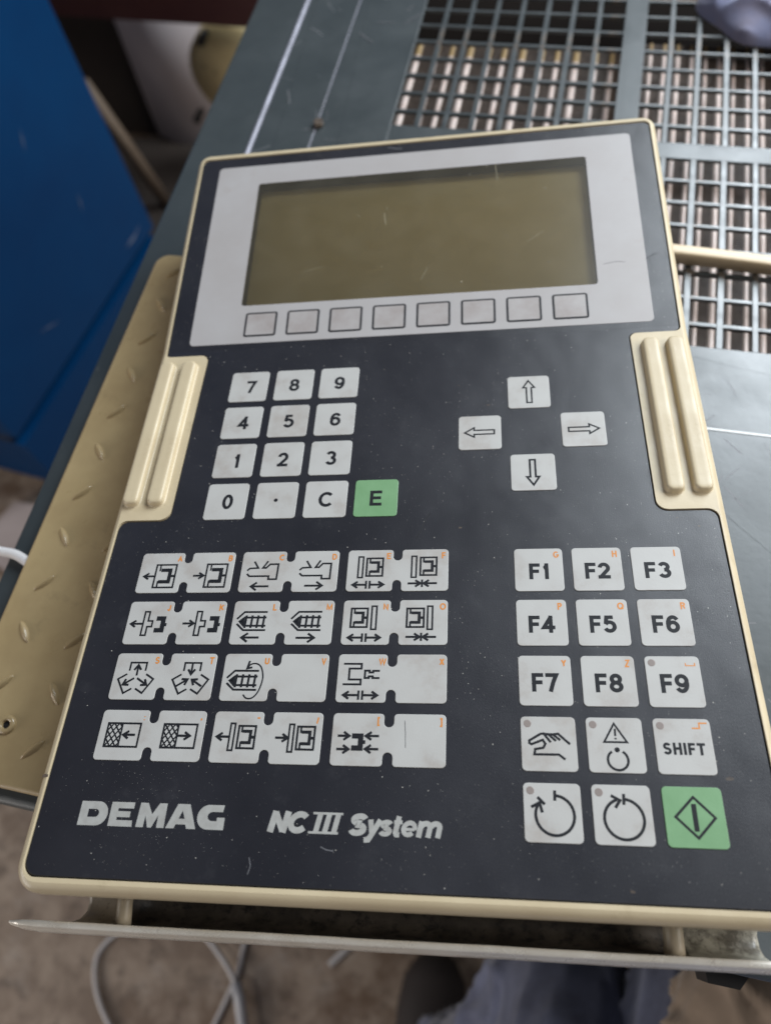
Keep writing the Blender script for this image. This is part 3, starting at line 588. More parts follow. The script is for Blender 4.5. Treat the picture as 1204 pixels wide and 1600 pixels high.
# scratches
for pts in ([(-38.0, 5.5), (-36.3, 9.0), (-34.2, 15.0), (-32.6, 17.2)], [(-88, -112.5), (-87.2, -115), (-87.8, -117.5)]):
    mb = MB(); ribbon(mb, pts, .28, .015); part('scratch', mb, 'groove' if pts[0][1] > 0 else 'scratch')
mb = MB(); ribbon(mb, [(-64.8, -108.5), (-63, -109.3), (-60.5, -109.6)], .3, .015); part('scratch', mb, 'scratch')
mb = MB(); ribbon(mb, [(-39.3, -67.2), (-38.9, -71.5), (-38.7, -76.5)], .16, LZ); part('scratch', mb, 'ink')
mb = MB(); ribbon(mb, [(-60, 244.0), (-56, 242.8), (-52, 242.2)], .4, .02); part('scratch', bent(mb), 'scratch')
for pts, wd in (([(-3, 232), (-2.2, 222), (-1.5, 213)], .22), ([(-60, 196), (-59, 188)], .3), ([(12, 170), (20, 176)], .15), ([(-100, 160), (-90, 163)], .12), ([(-40, 150), (-37, 158)], .15)):
    mb = MB(); ribbon(mb, pts, wd, -.05); part('scratch', bent(mb), 'haze_mark')
for pts in ([(47.0, 152.5), (53, 153.5), (57, 153)], [(66.5, 154), (70.5, 156.5), (72, 156.8)]):
    mb = MB(); ribbon(mb, pts, .2, .14); part('scratch', bent(mb), 'ink')
for (x, y, r) in ((-20.5, 10.2, .9), (-21.5, 84.5, .5), (-8.5, 72.5, .8), (31, -117.5, .9), (62, 13, .6), (69.5, 9, .7), (64.5, -84, 1.4)):
    mb = MB(); mb.add([(x + r * random.uniform(.5, 1.2) * math.cos(a), y + .5 * r * random.uniform(.5, 1.2) * math.sin(a), .018) for a in (0, .8, 1.6, 2.4, 3.2, 4., 4.8, 5.5)], [tuple(range(8))]); part('stain', mb, 'bolt')
# chip on the left rim
mb = MB(); mb.add([(-168.45, -88.6, -2), (-168.45, -89.6, -2), (-165.0, -89.3, .58), (-165.0, -88.4, .58), (-167, -88.4, .5), (-167.2, -89.6, .45)], [(0, 1, 5, 4), (4, 5, 2, 3)]); part('rim_chip', mb, 'bolt')

# bracket: gutter with a long front lip and two pegs (moves with the panel)
brk = part('bracket', MB().box(-140, 52, -112, 60, -31, -23), 'steel'); part('mount', MB().box(-68, -22, 30, 75, -58.5, -31), 'steel', brk)
brk['label'] = 'bent sheet bracket under the panel with grimy gutter'
prof = [(-112, -23.0), (-117, -23.5), (-120, -26), (-122, -29.5), (-125, -32), (-128.5, -31.5), (-131, -28), (-132.3, -23), (-132.9, -17.5)]
def gutter(x0, x1, curve0, m):
    mb = MB(); rs = []
    n = 12
    for i in range(n + 1):
        t = i / n; rs.append([(x0 + (x1 - x0) * t + (curve0 * (1 - t) ** 6), y, z) for y, z in prof] + [(x0 + (x1 - x0) * t, y + (.9 if j < 5 else -.9), z - 1.2) for j, (y, z) in reversed(list(enumerate(prof)))])
    mb.rings(rs, True, True, True, True); return part('gutter', mb, m, brk)
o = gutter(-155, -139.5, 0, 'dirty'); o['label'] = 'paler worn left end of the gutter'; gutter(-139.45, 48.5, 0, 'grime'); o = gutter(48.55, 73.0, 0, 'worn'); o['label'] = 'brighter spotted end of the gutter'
mb = MB(); rs = []
for i in range(49):
    x = -175.5 + 263 * i / 48; e = .35 if i in (0, 48) else .8 if i in (1, 47) else 1; wv = .03 * math.sin(i * 1.3) + .05 * math.sin(i * .47)
    tip = 1
    rs.append([(x + (1.2 if i == 0 else 0), -133.6 + wv + a * e * tip, -16.2 + b * e) for a, b in ((.9, -.6), (.85, .6), (.55, 1.0), (-.75, 1.0), (-1.2, .6), (-1.4, -.1), (-1.5, -.8), (-2.1, -2.4), (-2.6, -4.4), (-2.0, -4.8), (.2, -2.0))])
mb.rings(rs, True, True, True, True); lip = part('lip', mb, 'steel', brk); lip['label'] = 'pale scuffed front lip of the bracket'
for x, r in ((-136.0, 2.7), (45.0, 3.1)):
    mb = MB(); mb.tube([(x, -121.5, -19.5), (x, -126, -20.2), (x, -130, -21.2), (x, -134.0, -22.4)], r * .92, 18, True, r * 1.06); part('peg', mb, 'peg', brk)

# ------------------------------------------------------------------ the machine the panel stands on (world frame, mm)
def wpart(name, mb, m, parent, org=(0, 0, 0)):
    p = parent.get('o_', (0, 0, 0)) if parent else (0, 0, 0)
    o = link(name, mb.mesh(name, MM, org), M_[m], parent, tuple((org[i] - p[i]) * MM for i in range(3))); o['o_'] = list(org); return o
mach = empty('machine_cabinet', (0, .1, -.9)); mach['o_'] = [0., 100., -900.]
tag(mach, 'grey painted machine cabinet whose top carries the panel, with ventilation grilles', 'machine')
def slab(x0, x1, y0, y1, z=0.0, th=2.0, r=.5):
    mb = MB(); plate(mb, rrect(x0, y0, x1, y1, r, 3), z - th, z, .35); return mb
YT = 540
for x0, x1, y0, y1, z in ((-208.6, -170.4, -124.5, YT, 0), (-169.9, -119.8, -124.5, YT, -.35), (-119.8, 24.2, -124.5, 323.6, 0), (24.2, 39.3, -124.5, YT, 0),
                       (39.3, 330, 309.2, 323.4, 0), (39.3, 330, 113.4, 165, 0), (39.3, 330, -124.5, 112.6, 0)):
    wpart('top_panel', slab(x0, x1, y0, y1, z, 2, .2), 'machine', mach)
mb = MB(); pr = [(-250.6, -40), (-250.6, -1.2), (-250.4, -.5), (-249.9, -.1), (-249.2, 0), (-212.4, 0), (-212.4, -6)]
mb.rings([[(x, y, z) for x, z in pr] for y in (-124.5, 200, YT)], False, smooth=False); wpart('edge_strip', mb, 'machine', mach)
mb = MB(); mb.rings([[(x, y, z) for x, z in ((-212.4, -6), (-212.2, .3), (-211.8, .9), (-210.4, .9), (-209.6, .2), (-208.7, -6))] for y in (-124, YT)], False, smooth=True); wpart('trim_strip', mb, 'trim', mach)
wpart('seam_strip', MB().box(-170.35, -169.95, -124, YT, -2, .3), 'trim', mach)
mb = MB(); pr = [(-124.5, 0), (-126.0, -.4), (-127.6, -2.2), (-128.0, -5), (-128.0, -26), (-127, -28)]
mb.rings([[(x, y, z) for y, z in pr] for x in (-250, 0, 330)], False, smooth=True); wpart('front_edge', mb, 'machine', mach)
wpart('seam_strip', MB().box(39.5, 330, 112.5, 113.5, -2, .35), 'seam', mach)
mb = MB().box(-248, 328, -122, YT, -896, -75); wpart('cabinet_body', mb, 'machine', mach)
mb = MB().box(-250.5, -246, -124, YT, -75.2, -5); mb.box(-246, 328, -126, -121, -75.2, -5); mb.box(328, 330, -121, YT, -75.2, -2); wpart('side_wall', mb, 'machine', mach)
rs_ = random.Random(5)
for k in range(34):
    if k < 18: x, y = rs_.uniform(-205, -125), rs_.uniform(285, 460)
    else: x, y = rs_.uniform(82, 135), rs_.uniform(-60, 150)
    a = rs_.uniform(0, 3.1); l = rs_.uniform(3, 16); c_ = rs_.uniform(-.25, .25) * l
    pts = [(x + math.cos(a) * l * t - math.sin(a) * c_ * (1 - t * t), y + math.sin(a) * l * t + math.cos(a) * c_ * (1 - t * t)) for t in (-.5, -.2, .1, .5)]
    mb = MB(); ribbon(mb, pts, rs_.uniform(.2, .7), .02); wpart('scratch', mb, 'scratch', mach, (x, y, 0))
mb = MB(); mb.tube([(-168.5, 318.6, -.4), (-168.5, 318.6, 3.2)], 3.2, 12); wpart('bolt', mb, 'bolt', mach)
def grille(x0, x1, y0, y1, vx, hy, nm):
    g = random.Random(nm + 3)
    for x in vx:
        a, b, k = g.uniform(-.25, .25), g.uniform(-.25, .25), g.uniform(1.5, 1.75)
        mb = MB(); mb.rings([[(x + o - k, y, -1.9), (x + o + k, y, -1.9), (x + o + k, y, -.25), (x + o + k - .2, y, -.05), (x + o - k + .2, y, -.05), (x + o - k, y, -.25)] for y, o in ((y0, a), ((y0 + y1) / 2, 0), (y1, b))], True, True, True, False)
        wpart('grille_bar', mb, 'grille', mach, (x, (y0 + y1) / 2, -1))
    for y in hy:
        a, b, k = g.uniform(-.25, .25), g.uniform(-.25, .25), g.uniform(1.05, 1.25)
        mb = MB(); mb.rings([[(x, y + o + k, -2.6), (x, y + o - k, -2.6), (x, y + o - k, -.5), (x, y + o - k + .15, -.35), (x, y + o + k - .15, -.35), (x, y + o + k, -.5)] for x, o in ((x0, a), ((x0 + x1) / 2, 0), (x1, b))], True, True, True, False)
        wpart('grille_bar', mb, 'grille', mach, ((x0 + x1) / 2, y, -1))
hy1 = [339.2 + 18.55 * i for i in range(11)]
grille(-119.8, 24.2, 323.6, YT, [-102.6 + 18.17 * i for i in range(7)], hy1, 0)
vr = [56.7 + 18.15 * i for i in range(12)]
grille(39.3, 330, 323.4, YT, vr, hy1, 1)
grille(39.3, 330, 165, 309.2, vr, [180.8 + 18.35 * i for i in range(7)], 2)
# cooler under the grilles: pale tubes over fine brown fins
def cooler(x0, x1, y0, y1, per, wd, cz):
    r = empty('cooler', (((x0 + x1) / 2) * MM, y0 * MM, cz * MM - .03)); r['o_'] = [(x0 + x1) / 2, y0, cz - 30.]
    n = int((x1 - x0) / per)
    for i in range(n):
        x = x0 + per * (i + .5) + (1.0 if i % 3 == 1 else -.8 if i % 3 == 2 else 0) * (per > 11)
        w2 = wd * (.5 if i % 3 else .62)
        mb = MB(); rs = [[(x + w2 * math.cos(a), y, cz + 3.0 * math.sin(a)) for a in (math.pi * j / 6 for j in range(7))] for y in (y0, y1 - 12)]
        mb.rings(rs, False, smooth=True); t = wpart('tube', mb, 'tube', r, (x, y0, cz))
        mb = MB(); mb.rings([[(x + w2 * math.cos(a), y, cz + 3.0 * math.sin(a)) for a in (math.pi * j / 6 for j in range(7))] for y in (y1 - 12, y1)], False, smooth=True); wpart('tube_end', mb, 'brass', t, (x, y1, cz))
    mb = MB(); y = y0
    while y < y1: mb.box(x0, x1, y, y + .7, cz - 8, cz + 2.3); y += 1.9
    f = wpart('fins', mb, 'fin', r, (x0, y0, cz)); f['kind'] = 'stuff'
    return r
tag(cooler(-128, 30, 318, 438, 12.9, 5.2, -22), 'cooler with wide pinkish tubes and brown fins under the upper left grille', 'cooler')
tag(cooler(32, 330, 150, 446, 9.35, 3.9, -19), 'cooler with narrow bright tubes over fine brown fins under the right grilles', 'cooler')
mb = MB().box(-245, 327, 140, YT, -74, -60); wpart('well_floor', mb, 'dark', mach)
wpart('well_dark_block', MB().box(-245, 327, 449, YT, -59.9, -45), 'dark', mach)  # added block; its black colour keeps the far cells dark

# cream bar lying over the right grille
mb = MB(); rs = []
for i in range(21):
    x = 30 + 190 * i / 20; y = 224.0 - 3.2 * ((x - 60) / 80) - .0 * i; e = .35 if i in (0, 20) else 1
    yy = y + 1.5 * math.sin(x / 45.)
    rs.append([(x, yy + a * e, 9 + b * e) for a, b in ((-3.6, -8), (-3.6, -1.0), (-3.2, -.3), (-2.4, 0), (2.4, 0), (3.2, -.3), (3.6, -1.0), (3.6, -8))])
mb.rings(rs, True, True, True, True); o = wpart('bar', mb, 'barpaint', None, (100, 228, 1)); tag(o, 'long cream coloured bar lying across the right grille', 'bar')

# ------------------------------------------------------------------ ochre tread plate
tp = empty('tread_plate', (-.205, -.12, .0)); tp['o_'] = [-205., -120., 0.]
tag(tp, 'ochre painted tread plate between the machine top and the panel', 'tread plate')
PZ = 8.0
mb = MB(); o = rounded([(-236.6, -121.5, 2.5), (-75, -121.5, 2.5), (-75, 187, 6), (-236.6, 187, 9)], 8)
mb.rings([z_(o, .3), z_(o, PZ - 2.4), z_(offset(o, .25), PZ - 1.3), z_(offset(o, .9), PZ - .4), z_(offset(o, 2.0), PZ)], True, False, True, True)
pl = wpart('sheet', mb, 'plate', tp)
def tread(x, y, s):
    mb = MB(); L_, W_, H_ = 6.2, 1.9, 1.9; n = 12; rs = []; ca, sa = math.cos(s * math.radians(50)), math.sin(s * math.radians(50))
    for i in range(n + 1):
        t = -1 + 2 * i / n; w2 = W_ * max(0.0, 1 - t * t) ** .75 + .02; h = H_ * max(0.0, 1 - t * t) ** .5; ring = []
        for j in range(9):
            a = math.pi * j / 8; u, v, z = t * L_, w2 * math.cos(a), h * (1 - abs(math.cos(a)) ** 1.35) if 0 < j < 8 else -.05
            ring.append((x + u * ca - v * sa, y + u * sa + v * ca, PZ + z))
        rs.append(ring)
    mb.rings(rs, False, smooth=True); wpart('tread', mb, 'plate', tp, (x, y, PZ))
for col in range(7):
    for row in range(13):
        y = 172.6 - 25.1 * row; x = -221.0 + 26.3 * col
        if x > -80 or y < -112: continue
        if x < -205 and abs(y + 103.5) < 12 : pass
        flip = (row + col) % 2
        tread(x, y, 1 if flip == 0 else -1)
mb = MB(); rs = []
for r, z in ((4.3, -.05), (4.1, .9), (3.4, 1.5), (2.6, 1.5), (1.9, 1.1), (1.7, -.2)): rs.append([(-211.1 + r * math.cos(a), -95.7 + r * math.sin(a), PZ + z) for a in (2 * math.pi * j / 24 for j in range(24))])
mb.rings(rs, True, smooth=True); wpart('eyelet', mb, 'plate', tp, (-211.1, -95.7, PZ))
mb = MB(); mb.add([(-211.1 + 1.8 * math.cos(a), -95.7 + 1.8 * math.sin(a), PZ + .06) for a in (2 * math.pi * j / 18 for j in range(18))], [tuple(range(18))]); wpart('eyelet_hole', mb, 'groove', tp, (-211.1, -95.7, PZ))

# ------------------------------------------------------------------ surroundings (metres from here on)
def wobj(name, mb, m, parent=None):
    n = len(mb.v); c = Vector((sum(v[0] for v in mb.v) / n, sum(v[1] for v in mb.v) / n, min(v[2] for v in mb.v)))
    if parent: c = Vector(parent.location)
    me = mb.mesh(name, 1.0, c); o = bpy.data.objects.new(name, me); COL.objects.link(o); me.materials.append(M_[m])
    if parent: o.parent = parent
    else: o.location = c
    return o
FZ = -.9
mb = MB(); mb.add([(-6, -4, FZ), (6, -4, FZ), (6, 8, FZ), (-6, 8, FZ)], [(0, 1, 2, 3)]); tag(wobj('floor', mb, 'floor'), kind='structure')
def prism(mb, base, z0, z1):
    n = len(base); mb.add([(p[0], p[1], z0) for p in base] + [(p[0], p[1], z1) for p in base], [tuple(reversed(range(n))), tuple(range(n, 2 * n))] + [(i, (i + 1) % n, (i + 1) % n + n, i + n) for i in range(n)]); return mb
# blue cabinet beside the machine
f0 = at(0, 731, FZ + .03); f1 = at(97, 757, FZ + .03)       # front face foot line
P1 = f1.xy; fr = (f0.xy - f1.xy).normalized()
def height_at(P, px, py):                                   # height where the upright through P shows nearest to that picture row
    best = None
    for i in range(400):
        z = FZ + i * .004; v = Vector((P.x, P.y, z)) - CAM; q = 800 + F_PX * v.dot(DOWN) / v.dot(FWD)
        if best is None or abs(q - py) < best[0]: best = (abs(q - py), z)
    return best[1]
hg = height_at(P1, 40, 690); P2 = at(243, 362, hg).xy
bl = (P2 - P1); blu = bl.normalized()
P2b = P2; P4 = P1 + fr * .5; P3 = P2b + fr * .5
cabt = .75
cab = empty('blue_cabinet', ((P1.x + P3.x) / 2, (P1.y + P3.y) / 2, FZ))
tag(cab, 'tall dark blue cabinet standing on the floor left of the machine', 'cabinet')
wobj('plinth', prism(MB(), [P1, P2b, P3, P4], FZ + .03, hg - .012), 'blue', cab)
inset = Vector((0, 0)); nrm = Vector((blu.y, -blu.x)); 
if nrm.dot(Vector((0, 0)) - P1) < 0: nrm = -nrm
wobj('seal', prism(MB(), [P1 - nrm * .02, P2b - nrm * .02, P3, P4], hg - .0119, hg + .0119), 'bluedark', cab)
wobj('body', prism(MB(), [P1, P2b, P3, P4], hg + .012, cabt), 'blue', cab)
wobj('shadow_gap', prism(MB(), [P1 - nrm * .03 + blu * .03, P2b - nrm * .03, P3, P4 + blu * .03], FZ + .002, FZ + .0299), 'black', cab)  # black block under the cabinet; the gap's shadow is put into its colour
def onface(px, py):
    d = RIGHT * ((px - 602) / F_PX) + DOWN * ((py - 800) / F_PX) + FWD; n3 = Vector((nrm.x, nrm.y, 0)); t = (Vector((P1.x, P1.y, 0)) - CAM).dot(n3) / d.dot(n3); return CAM + d * t + n3 * .0015
for (xa, ya), (xb, yb_), wd in (((196, 388), (212, 362), .0030), ((204, 382), (218, 348), .0018), ((120, 300), (128, 330), .001), ((60, 520), (92, 500), .0012), ((30, 200), (38, 236), .001)):
    a, b = onface(xa, ya), onface(xb, yb_); t = (b - a).normalized(); sd = t.cross(Vector((nrm.x, nrm.y, 0))) * wd
    mb = MB(); mb.add([tuple(a), tuple(a.lerp(b, .5) + sd), tuple(b), tuple(a.lerp(b, .5) - sd)], [(0, 1, 2, 3)]); wobj('scuff', mb, 'scuff', cab)
# things behind, between the cabinet and the machine
YB = 1.25
def upright(name, pts, m, y=YB, th=.05, label=None, cat=None):
    mb = MB(); q = [aty(px, py, y) for px, py in pts]; n = len(q)
    mb.add([tuple(p) for p in q] + [(p.x, p.y + th, p.z) for p in q], [tuple(range(n)), tuple(reversed(range(n, 2 * n)))] + [(i, i + n, (i + 1) % n + n, (i + 1) % n) for i in range(n)])
    o = wobj(name, mb, m); tag(o, label, cat); return o
def floorline(px, py): return at(px, py, FZ)
yb = floorline(275, 222).y
bx = lambda px, py, y: aty(px, py, y)
def standing(name, px0, px1, pyb, pyt, m, th, y, label, cat, dx=0):
    a, b = aty(px0, pyb, y), aty(px1, pyb, y); t = aty((px0 + px1) / 2, pyt, y).z
    mb = MB().box(a.x, b.x, y, y + th, min(a.z, b.z), t); o = wobj(name, mb, m); tag(o, label, cat); return o
standing('board', 120, 262, 222, -60, 'brownwall', .03, yb + .02, 'dark brown board standing upright behind the blue cabinet', 'board')
# pale casing: half round
a, b = aty(246, 222, yb), aty(330, 222, yb); top = aty(290, 30, yb).z
cx, rr = (a.x + b.x) / 2 + .03, (b.x - a.x) / 2 + .06
mb = MB(); mb.rings([[(cx + rr * math.cos(q), yb + .12 + .16 * math.sin(q), z) for q in (2 * math.pi * j / 32 for j in range(32))] for z in (FZ, top + .3)], True, True, True, True)
tag(wobj('casing', mb, 'pale'), 'pale lilac grey rounded casing standing behind the machine', 'casing')
# cream disc in front of it
yc = yb - .12; c = aty(368, 118, yc); q = aty(301, 118, yc); R = abs(c.x - q.x); e = aty(368, 40, yc); RZ = abs(e.z - c.z)
mb = MB(); rs = []
for k, y in ((.0, yc - .012), (.86, yc - .012), (.9, yc), (1, yc), (1, yc + .05)):
    rs.append([(c.x + max(k, .001) * R * math.cos(t), y, c.z + max(k, .001) * RZ * math.sin(t)) for t in (2 * math.pi * j / 40 for j in range(40))])
mb.rings(rs, True, False, True, True)
disc = wobj('disc', mb, 'cream'); tag(disc, 'cream round disc with dark bolts, behind the machine edge', 'disc')
for px, py in ((316, 60), (310, 182)):
    p = aty(px, py, yc - .02); b2 = MB(); b2.tube([(p.x, p.y - .012, p.z), (p.x, p.y + .02, p.z)], .008, 10)
    bo = wobj('bolt', b2, 'black'); bo.location = bo.location - disc.location; bo.parent = disc
# dark red beam
ybm = yb - .2; p0, p1 = aty(60, 22, ybm), aty(470, 48, ybm); p2 = aty(470, -40, ybm)
mb = MB(); h = abs(p2.z - p1.z); mb.add([(p0.x, ybm, p0.z), (p1.x, ybm, p1.z), (p1.x, ybm, p1.z + h), (p0.x, ybm, p0.z + h), (p0.x, ybm + .08, p0.z), (p1.x, ybm + .08, p1.z), (p1.x, ybm + .08, p1.z + h), (p0.x, ybm + .08, p0.z + h)],
    [(0, 1, 2, 3), (7, 6, 5, 4), (0, 4, 5, 1), (1, 5, 6, 2), (2, 6, 7, 3), (3, 7, 4, 0)])
tag(wobj('beam', mb, 'redbeam'), 'dark red painted beam running across behind the machine', 'beam')
# batten leaning beside the blue cabinet
b0, b1 = at(128, 128, -.52), at(268, 326, FZ + .02); mb = MB(); mb.tube([tuple(b0), tuple(b0.lerp(b1, .5)), tuple(b1)], .014, 4); o = wobj('batten', mb, 'wood'); tag(o, 'thin tan wooden batten leaning beside the blue cabinet', 'batten')
q = [at(px, py, FZ + .03) for px, py in ((150, 214), (330, 214), (330, 420), (250, 420))]
mb = MB(); prism(mb, [p.xy for p in reversed(q)], FZ + .001, FZ + .03); tag(wobj('board', mb, 'brownwall'), 'added dark brown slab lying flat on the floor beside the leaning batten', 'board')  # slab added to make this stretch of floor a darker brown
# pale board on the floor at the far left
q = [at(px, py, FZ + .02) for px, py in ((-40, 860), (2, 806), (24, 783), (60, 790), (70, 880), (20, 900))]
mb = MB(); prism(mb, [p.xy for p in reversed(q)], FZ + .001, FZ + .02); tag(wobj('board', mb, 'board'), 'pinkish board lying on the floor below the blue cabinet', 'board')
# cables
def spline(pts, n=8):
    P = [Vector(p) for p in pts]; out = []
    for i in range(len(P) - 1):
        p0, p1, p2, p3 = P[max(i - 1, 0)], P[i], P[i + 1], P[min(i + 2, len(P) - 1)]
        for j in range(n):
            t = j / n; out.append(.5 * ((2 * p1) + (p2 - p0) * t + (2 * p0 - 5 * p1 + 4 * p2 - p3) * t * t + (3 * p1 - p0 - 3 * p2 + p3) * t ** 3))
    return out + [P[-1]]
def cable(pts, r, label, z=FZ + .006, m='cable'):
    mb = MB(); mb.tube([tuple(p) for p in spline([at(px, py, z) for px, py in pts])], r, 12); o = wobj('cable', mb, m); tag(o, label, 'cable'); return o
cable([(300, 1440), (200, 1452), (160, 1480), (148, 1515), (155, 1565), (180, 1620), (215, 1680)], .0034, 'grey cable curving in a wide arc on the floor, left of the others')
c2 = cable([(250, 1425), (310, 1455), (345, 1495), (367, 1535), (378, 1570), (384, 1640)], .0036, 'grey cable with a pale plug crossing the floor below the panel', FZ + .016)
b2 = MB(); b2.tube([tuple(p) for p in (at(367, 1536, FZ + .018), at(374, 1560, FZ + .018), at(382, 1625, FZ + .018))], .0078, 12); o = wobj('plug', b2, 'plug'); o.location = o.location - c2.location; o.parent = c2
cable([(395, 1440), (381, 1478), (371, 1520), (345, 1580), (315, 1640)], .0033, 'grey cable running under the plugged cable on the floor', FZ + .005)
cable([(610, 1430), (560, 1466), (532, 1492), (515, 1508)], .0048, 'short grey cable end on the floor under the lip', FZ + .007)
mb = MB(); mb.tube([tuple(p) for p in spline([at(-60, 880, -.03), at(-20, 860, .0035), at(2, 862, .0036), at(25, 867, .0036), at(47, 881, .0036)])], .0025, 12)
tag(wobj('hose', mb, 'cable'), 'pale hose crossing the machine edge left of the tread plate', 'hose')
# black clip under the machine's front edge
q = [at(px, py, -.03) for px, py in ((1098, 1510), (1170, 1524), (1154, 1547), (1104, 1536))]
mb = MB(); prism(mb, [p.xy for p in reversed(q)], -.045, -.0285); tag(wobj('rubber_pad', mb, 'black'), 'black rubber pad under the machine front edge at lower right', 'pad')

# ------------------------------------------------------------------ cloth and person
def crumple(me, amp, sc, seed=0, octv=4, st=(1, 1, 1)):
    for v in me.vertices:
        p = Vector((v.co.x * st[0], v.co.y * st[1], v.co.z * st[2])) * sc + Vector((seed, seed * 2.1, 0)); n = noise.fractal(p, 1.0, 2.1, octv); r = abs(noise.noise(p * .6 + Vector((5, 1, 2))))
        v.co += v.normal * amp * (n * .9 - 1.3 * (.35 - min(r, .35)))
def blob(name, c, rx, ry, rz, amp, sc, seed, m, octv=2):
    bm = bmesh.new(); bmesh.ops.create_icosphere(bm, subdivisions=6, radius=1)
    for v in bm.verts: v.co = Vector((v.co.x * rx, v.co.y * ry, v.co.z * rz))
    me = bpy.data.meshes.new(name); bm.to_mesh(me); bm.free(); me.update(); crumple(me, amp, sc, seed, octv)
    for p in me.polygons: p.use_smooth = True
    me.materials.append(M_[m]); o = bpy.data.objects.new(name, me); COL.objects.link(o); o.location = c; return o
def rag(c, rx, ry, h, seed):
    mb = MB(); n, m = 140, 40; rs = []
    for i in range(m + 1):
        r = i / m; row = []
        for j in range(n):
            q = 2 * math.pi * j / n; w0 = noise.noise(Vector((math.cos(q) * 1.3 + seed, math.sin(q) * 1.3, 0)))
            rr = r * (1 + .30 * w0); x, y = rr * math.cos(q), rr * math.sin(q)
            f = noise.noise(Vector((x * 1.7 + seed, y * 1.7, 3))); k = (1 - abs(math.sin(3.4 * x - 2.0 * y + 3.2 * f + seed))) ** 2; k2 = (1 - abs(math.sin(4.6 * y + 2.2 * x + 2.6 * f))) ** 3
            z = h * max(0, 1 - r ** 3.2) ** .6 * (.52 + .36 * k + .22 * k2 + .15 * f)
            row.append((c.x + x * rx, c.y + y * ry, .0015 + z))
        rs.append(row)
    rs.append([(x, y, .0004) for x, y, z in rs[-1]])
    mb.rings(list(reversed(rs)), True, True, False, True); return mb
o = wobj('rag', rag(at(1228, -16, .012), .050, .050, .026, 2.0), 'rag'); tag(o, 'crumpled lilac blue rag lying on the top right of the grille', 'rag')
# the person standing below: only trouser legs and a shoe reach the picture
def skin(chains, sub=3):
    bm = bmesh.new(); me = bpy.data.meshes.new('skin'); vs = []; es = []; rad = []
    for (i, p, r, par) in chains:
        vs.append(p); rad.append(r)
        if par is not None: es.append((par, i))
    me.from_pydata([tuple(v) for v in vs], es, []); me.skin_vertices.new(name='s') if hasattr(me.skin_vertices, 'new') else None
    o = bpy.data.objects.new('tmp', me); COL.objects.link(o); md = o.modifiers.new('s', 'SKIN'); md2 = o.modifiers.new('u', 'SUBSURF'); md2.levels = sub; md2.render_levels = sub
    if not me.skin_vertices: raise RuntimeError('no skin layer')
    for k, r in enumerate(rad): me.skin_vertices[0].data[k].radius = (r, r)
    me.skin_vertices[0].data[0].use_root = True
    dg = bpy.context.evaluated_depsgraph_get(); dg.update(); ev = o.evaluated_get(dg); out = bpy.data.meshes.new_from_object(ev)
    bpy.data.objects.remove(o); bm.free(); return out
def loft(points, radii, seg=96, sub=26, seed=0):
    P = spline(points, sub); R_ = [radii[min(i // sub, len(radii) - 2)] * (1 - (i % sub) / sub) + radii[min(i // sub + 1, len(radii) - 1)] * (i % sub) / sub for i in range(len(P) - 1)] + [radii[-1]]
    rs = []
    for i, p in enumerate(P):
        t = (P[min(i + 1, len(P) - 1)] - P[max(i - 1, 0)]).normalized()
        a = t.orthogonal().normalized() if i == 0 else (a - t * a.dot(t)).normalized(); b = t.cross(a)
        row = []
        for j in range(seg):
            q = 2 * math.pi * j / seg; u = i / len(P)
            n = noise.noise(Vector((math.cos(q) * 1.2, math.sin(q) * 1.2, u * 5 + seed))); k1 = (1 - abs(math.sin(1.5 * q + 5 * u + 3 * n + seed))) ** 3; k2 = (1 - abs(math.sin(2 * q - 17 * u + 2.5 * n))) ** 4
            row.append(tuple(p + (a * math.cos(q) + b * math.sin(q)) * R_[i] * (1 + .10 * n + .17 * k1 + .12 * k2 + .06 * (1 - abs(math.sin(31 * u - 4 * q + 4 * n))) ** 3)))
        rs.append(row)
    return rs
kn = at(893, 1592, -.42); kn2 = at(1120, 1618, -.36); an = at(700, 1668, -.74)
sh_ = at(664, 1690, FZ)
pel = Vector((.16, -.80, -.12))
mb = MB()
mb.rings(loft([pel + Vector((-.05, 0, 0)), pel.lerp(kn, .55) + Vector((0, -.04, .02)), kn, kn.lerp(an, .5) + Vector((0, -.01, -.01)), Vector((an.x, an.y - .01, FZ + .12))], [.12, .085, .055, .052, .05]), True, True, True, True)
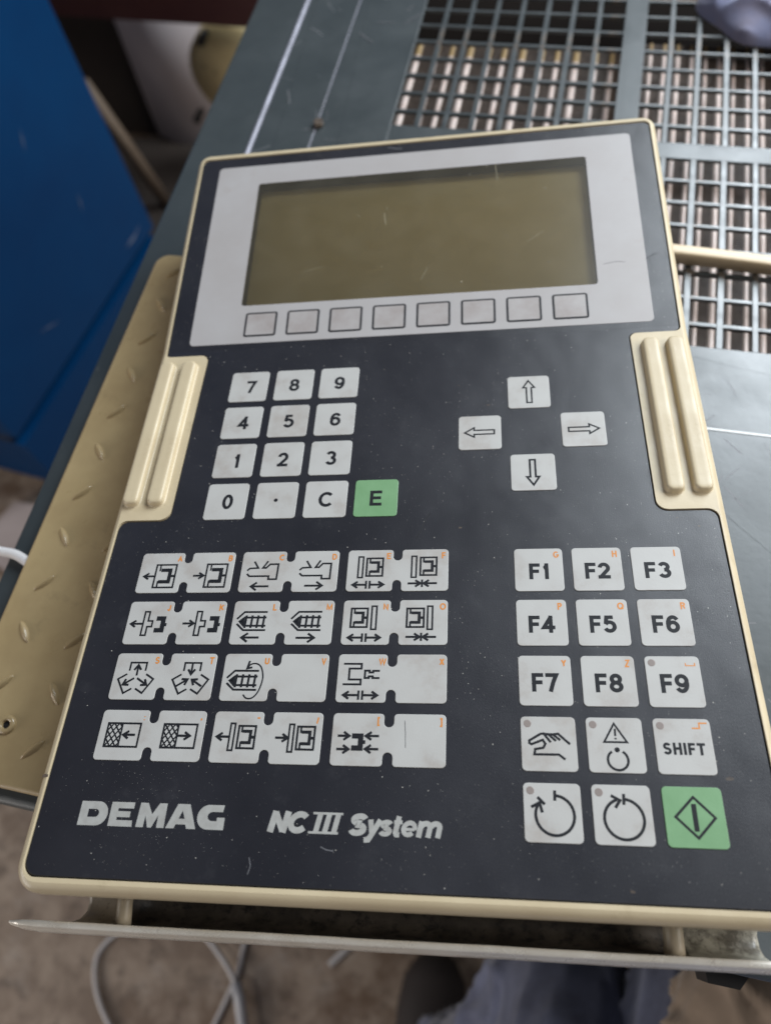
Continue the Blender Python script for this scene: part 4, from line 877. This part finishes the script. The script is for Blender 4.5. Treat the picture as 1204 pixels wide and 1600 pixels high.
mb.rings(loft([pel + Vector((.09, 0, 0)), pel.lerp(kn2, .55) + Vector((.03, -.04, .02)), kn2, kn2 + Vector((.03, -.05, -.22)), Vector((kn2.x + .06, kn2.y - .10, FZ + .12))], [.12, .085, .060, .055, .052], seed=4), True, True, True, True)
person = wobj('person', mb, 'cloth'); me = person.data
for p in me.polygons: p.use_smooth = True
tag(person, 'person in blue grey work trousers below the panel, knees and one dark shoe showing', 'person')
def shoe(c, yaw):
    mb = MB(); rs = []
    for t, w2, h in ((-.13, .02, .05), (-.11, .034, .075), (-.05, .037, .085), (.02, .042, .075), (.08, .047, .055), (.12, .042, .045), (.145, .026, .036), (.155, .008, .02)):
        rs.append([(c.x + (w2 * math.cos(a)) * math.cos(yaw) - t * math.sin(yaw), c.y + (w2 * math.cos(a)) * math.sin(yaw) + t * math.cos(yaw), FZ + .003 + h * max(0, .5 + .5 * math.sin(a)) ** .8) for a in (2 * math.pi * j / 24 for j in range(24))])
    mb.rings(rs, True, True, True, True); return mb
s1 = wobj('shoe', shoe(Vector((sh_.x, sh_.y, 0)), .06), 'shoe'); s1.location = s1.location - person.location; s1.parent = person
mb = MB(); mb.rings([[(sh_.x + (.030 * k) * math.cos(a), sh_.y - .01 + (.075 * k) * math.sin(a), FZ + z) for a in (2 * math.pi * j / 24 for j in range(24))] for k, z in ((1, .055), (.95, .088), (.6, .096), (.3, .098))], True, False, True, True)
s2 = wobj('shoe_upper', mb, 'shoetop'); s2.location = s2.location - person.location - s1.location; s2.parent = s1
# tan sack beside the right knee
c = at(1222, 1646, -.30); mb = MB(); mb.rings(loft([c + Vector((.07, -.10, -.10)), c + Vector((.01, -.04, -.02)), c + Vector((-.02, .01, 0)), c + Vector((-.03, .03, -.03))], [.05, .062, .060, .022], seed=8), True, True, True, True); o = wobj('sack', mb, 'tancloth'); tag(o, 'crumpled tan cloth sack beside the right knee at the lower right corner', 'sack')
for o in bpy.data.objects:
    if 'o_' in o.keys(): del o['o_']
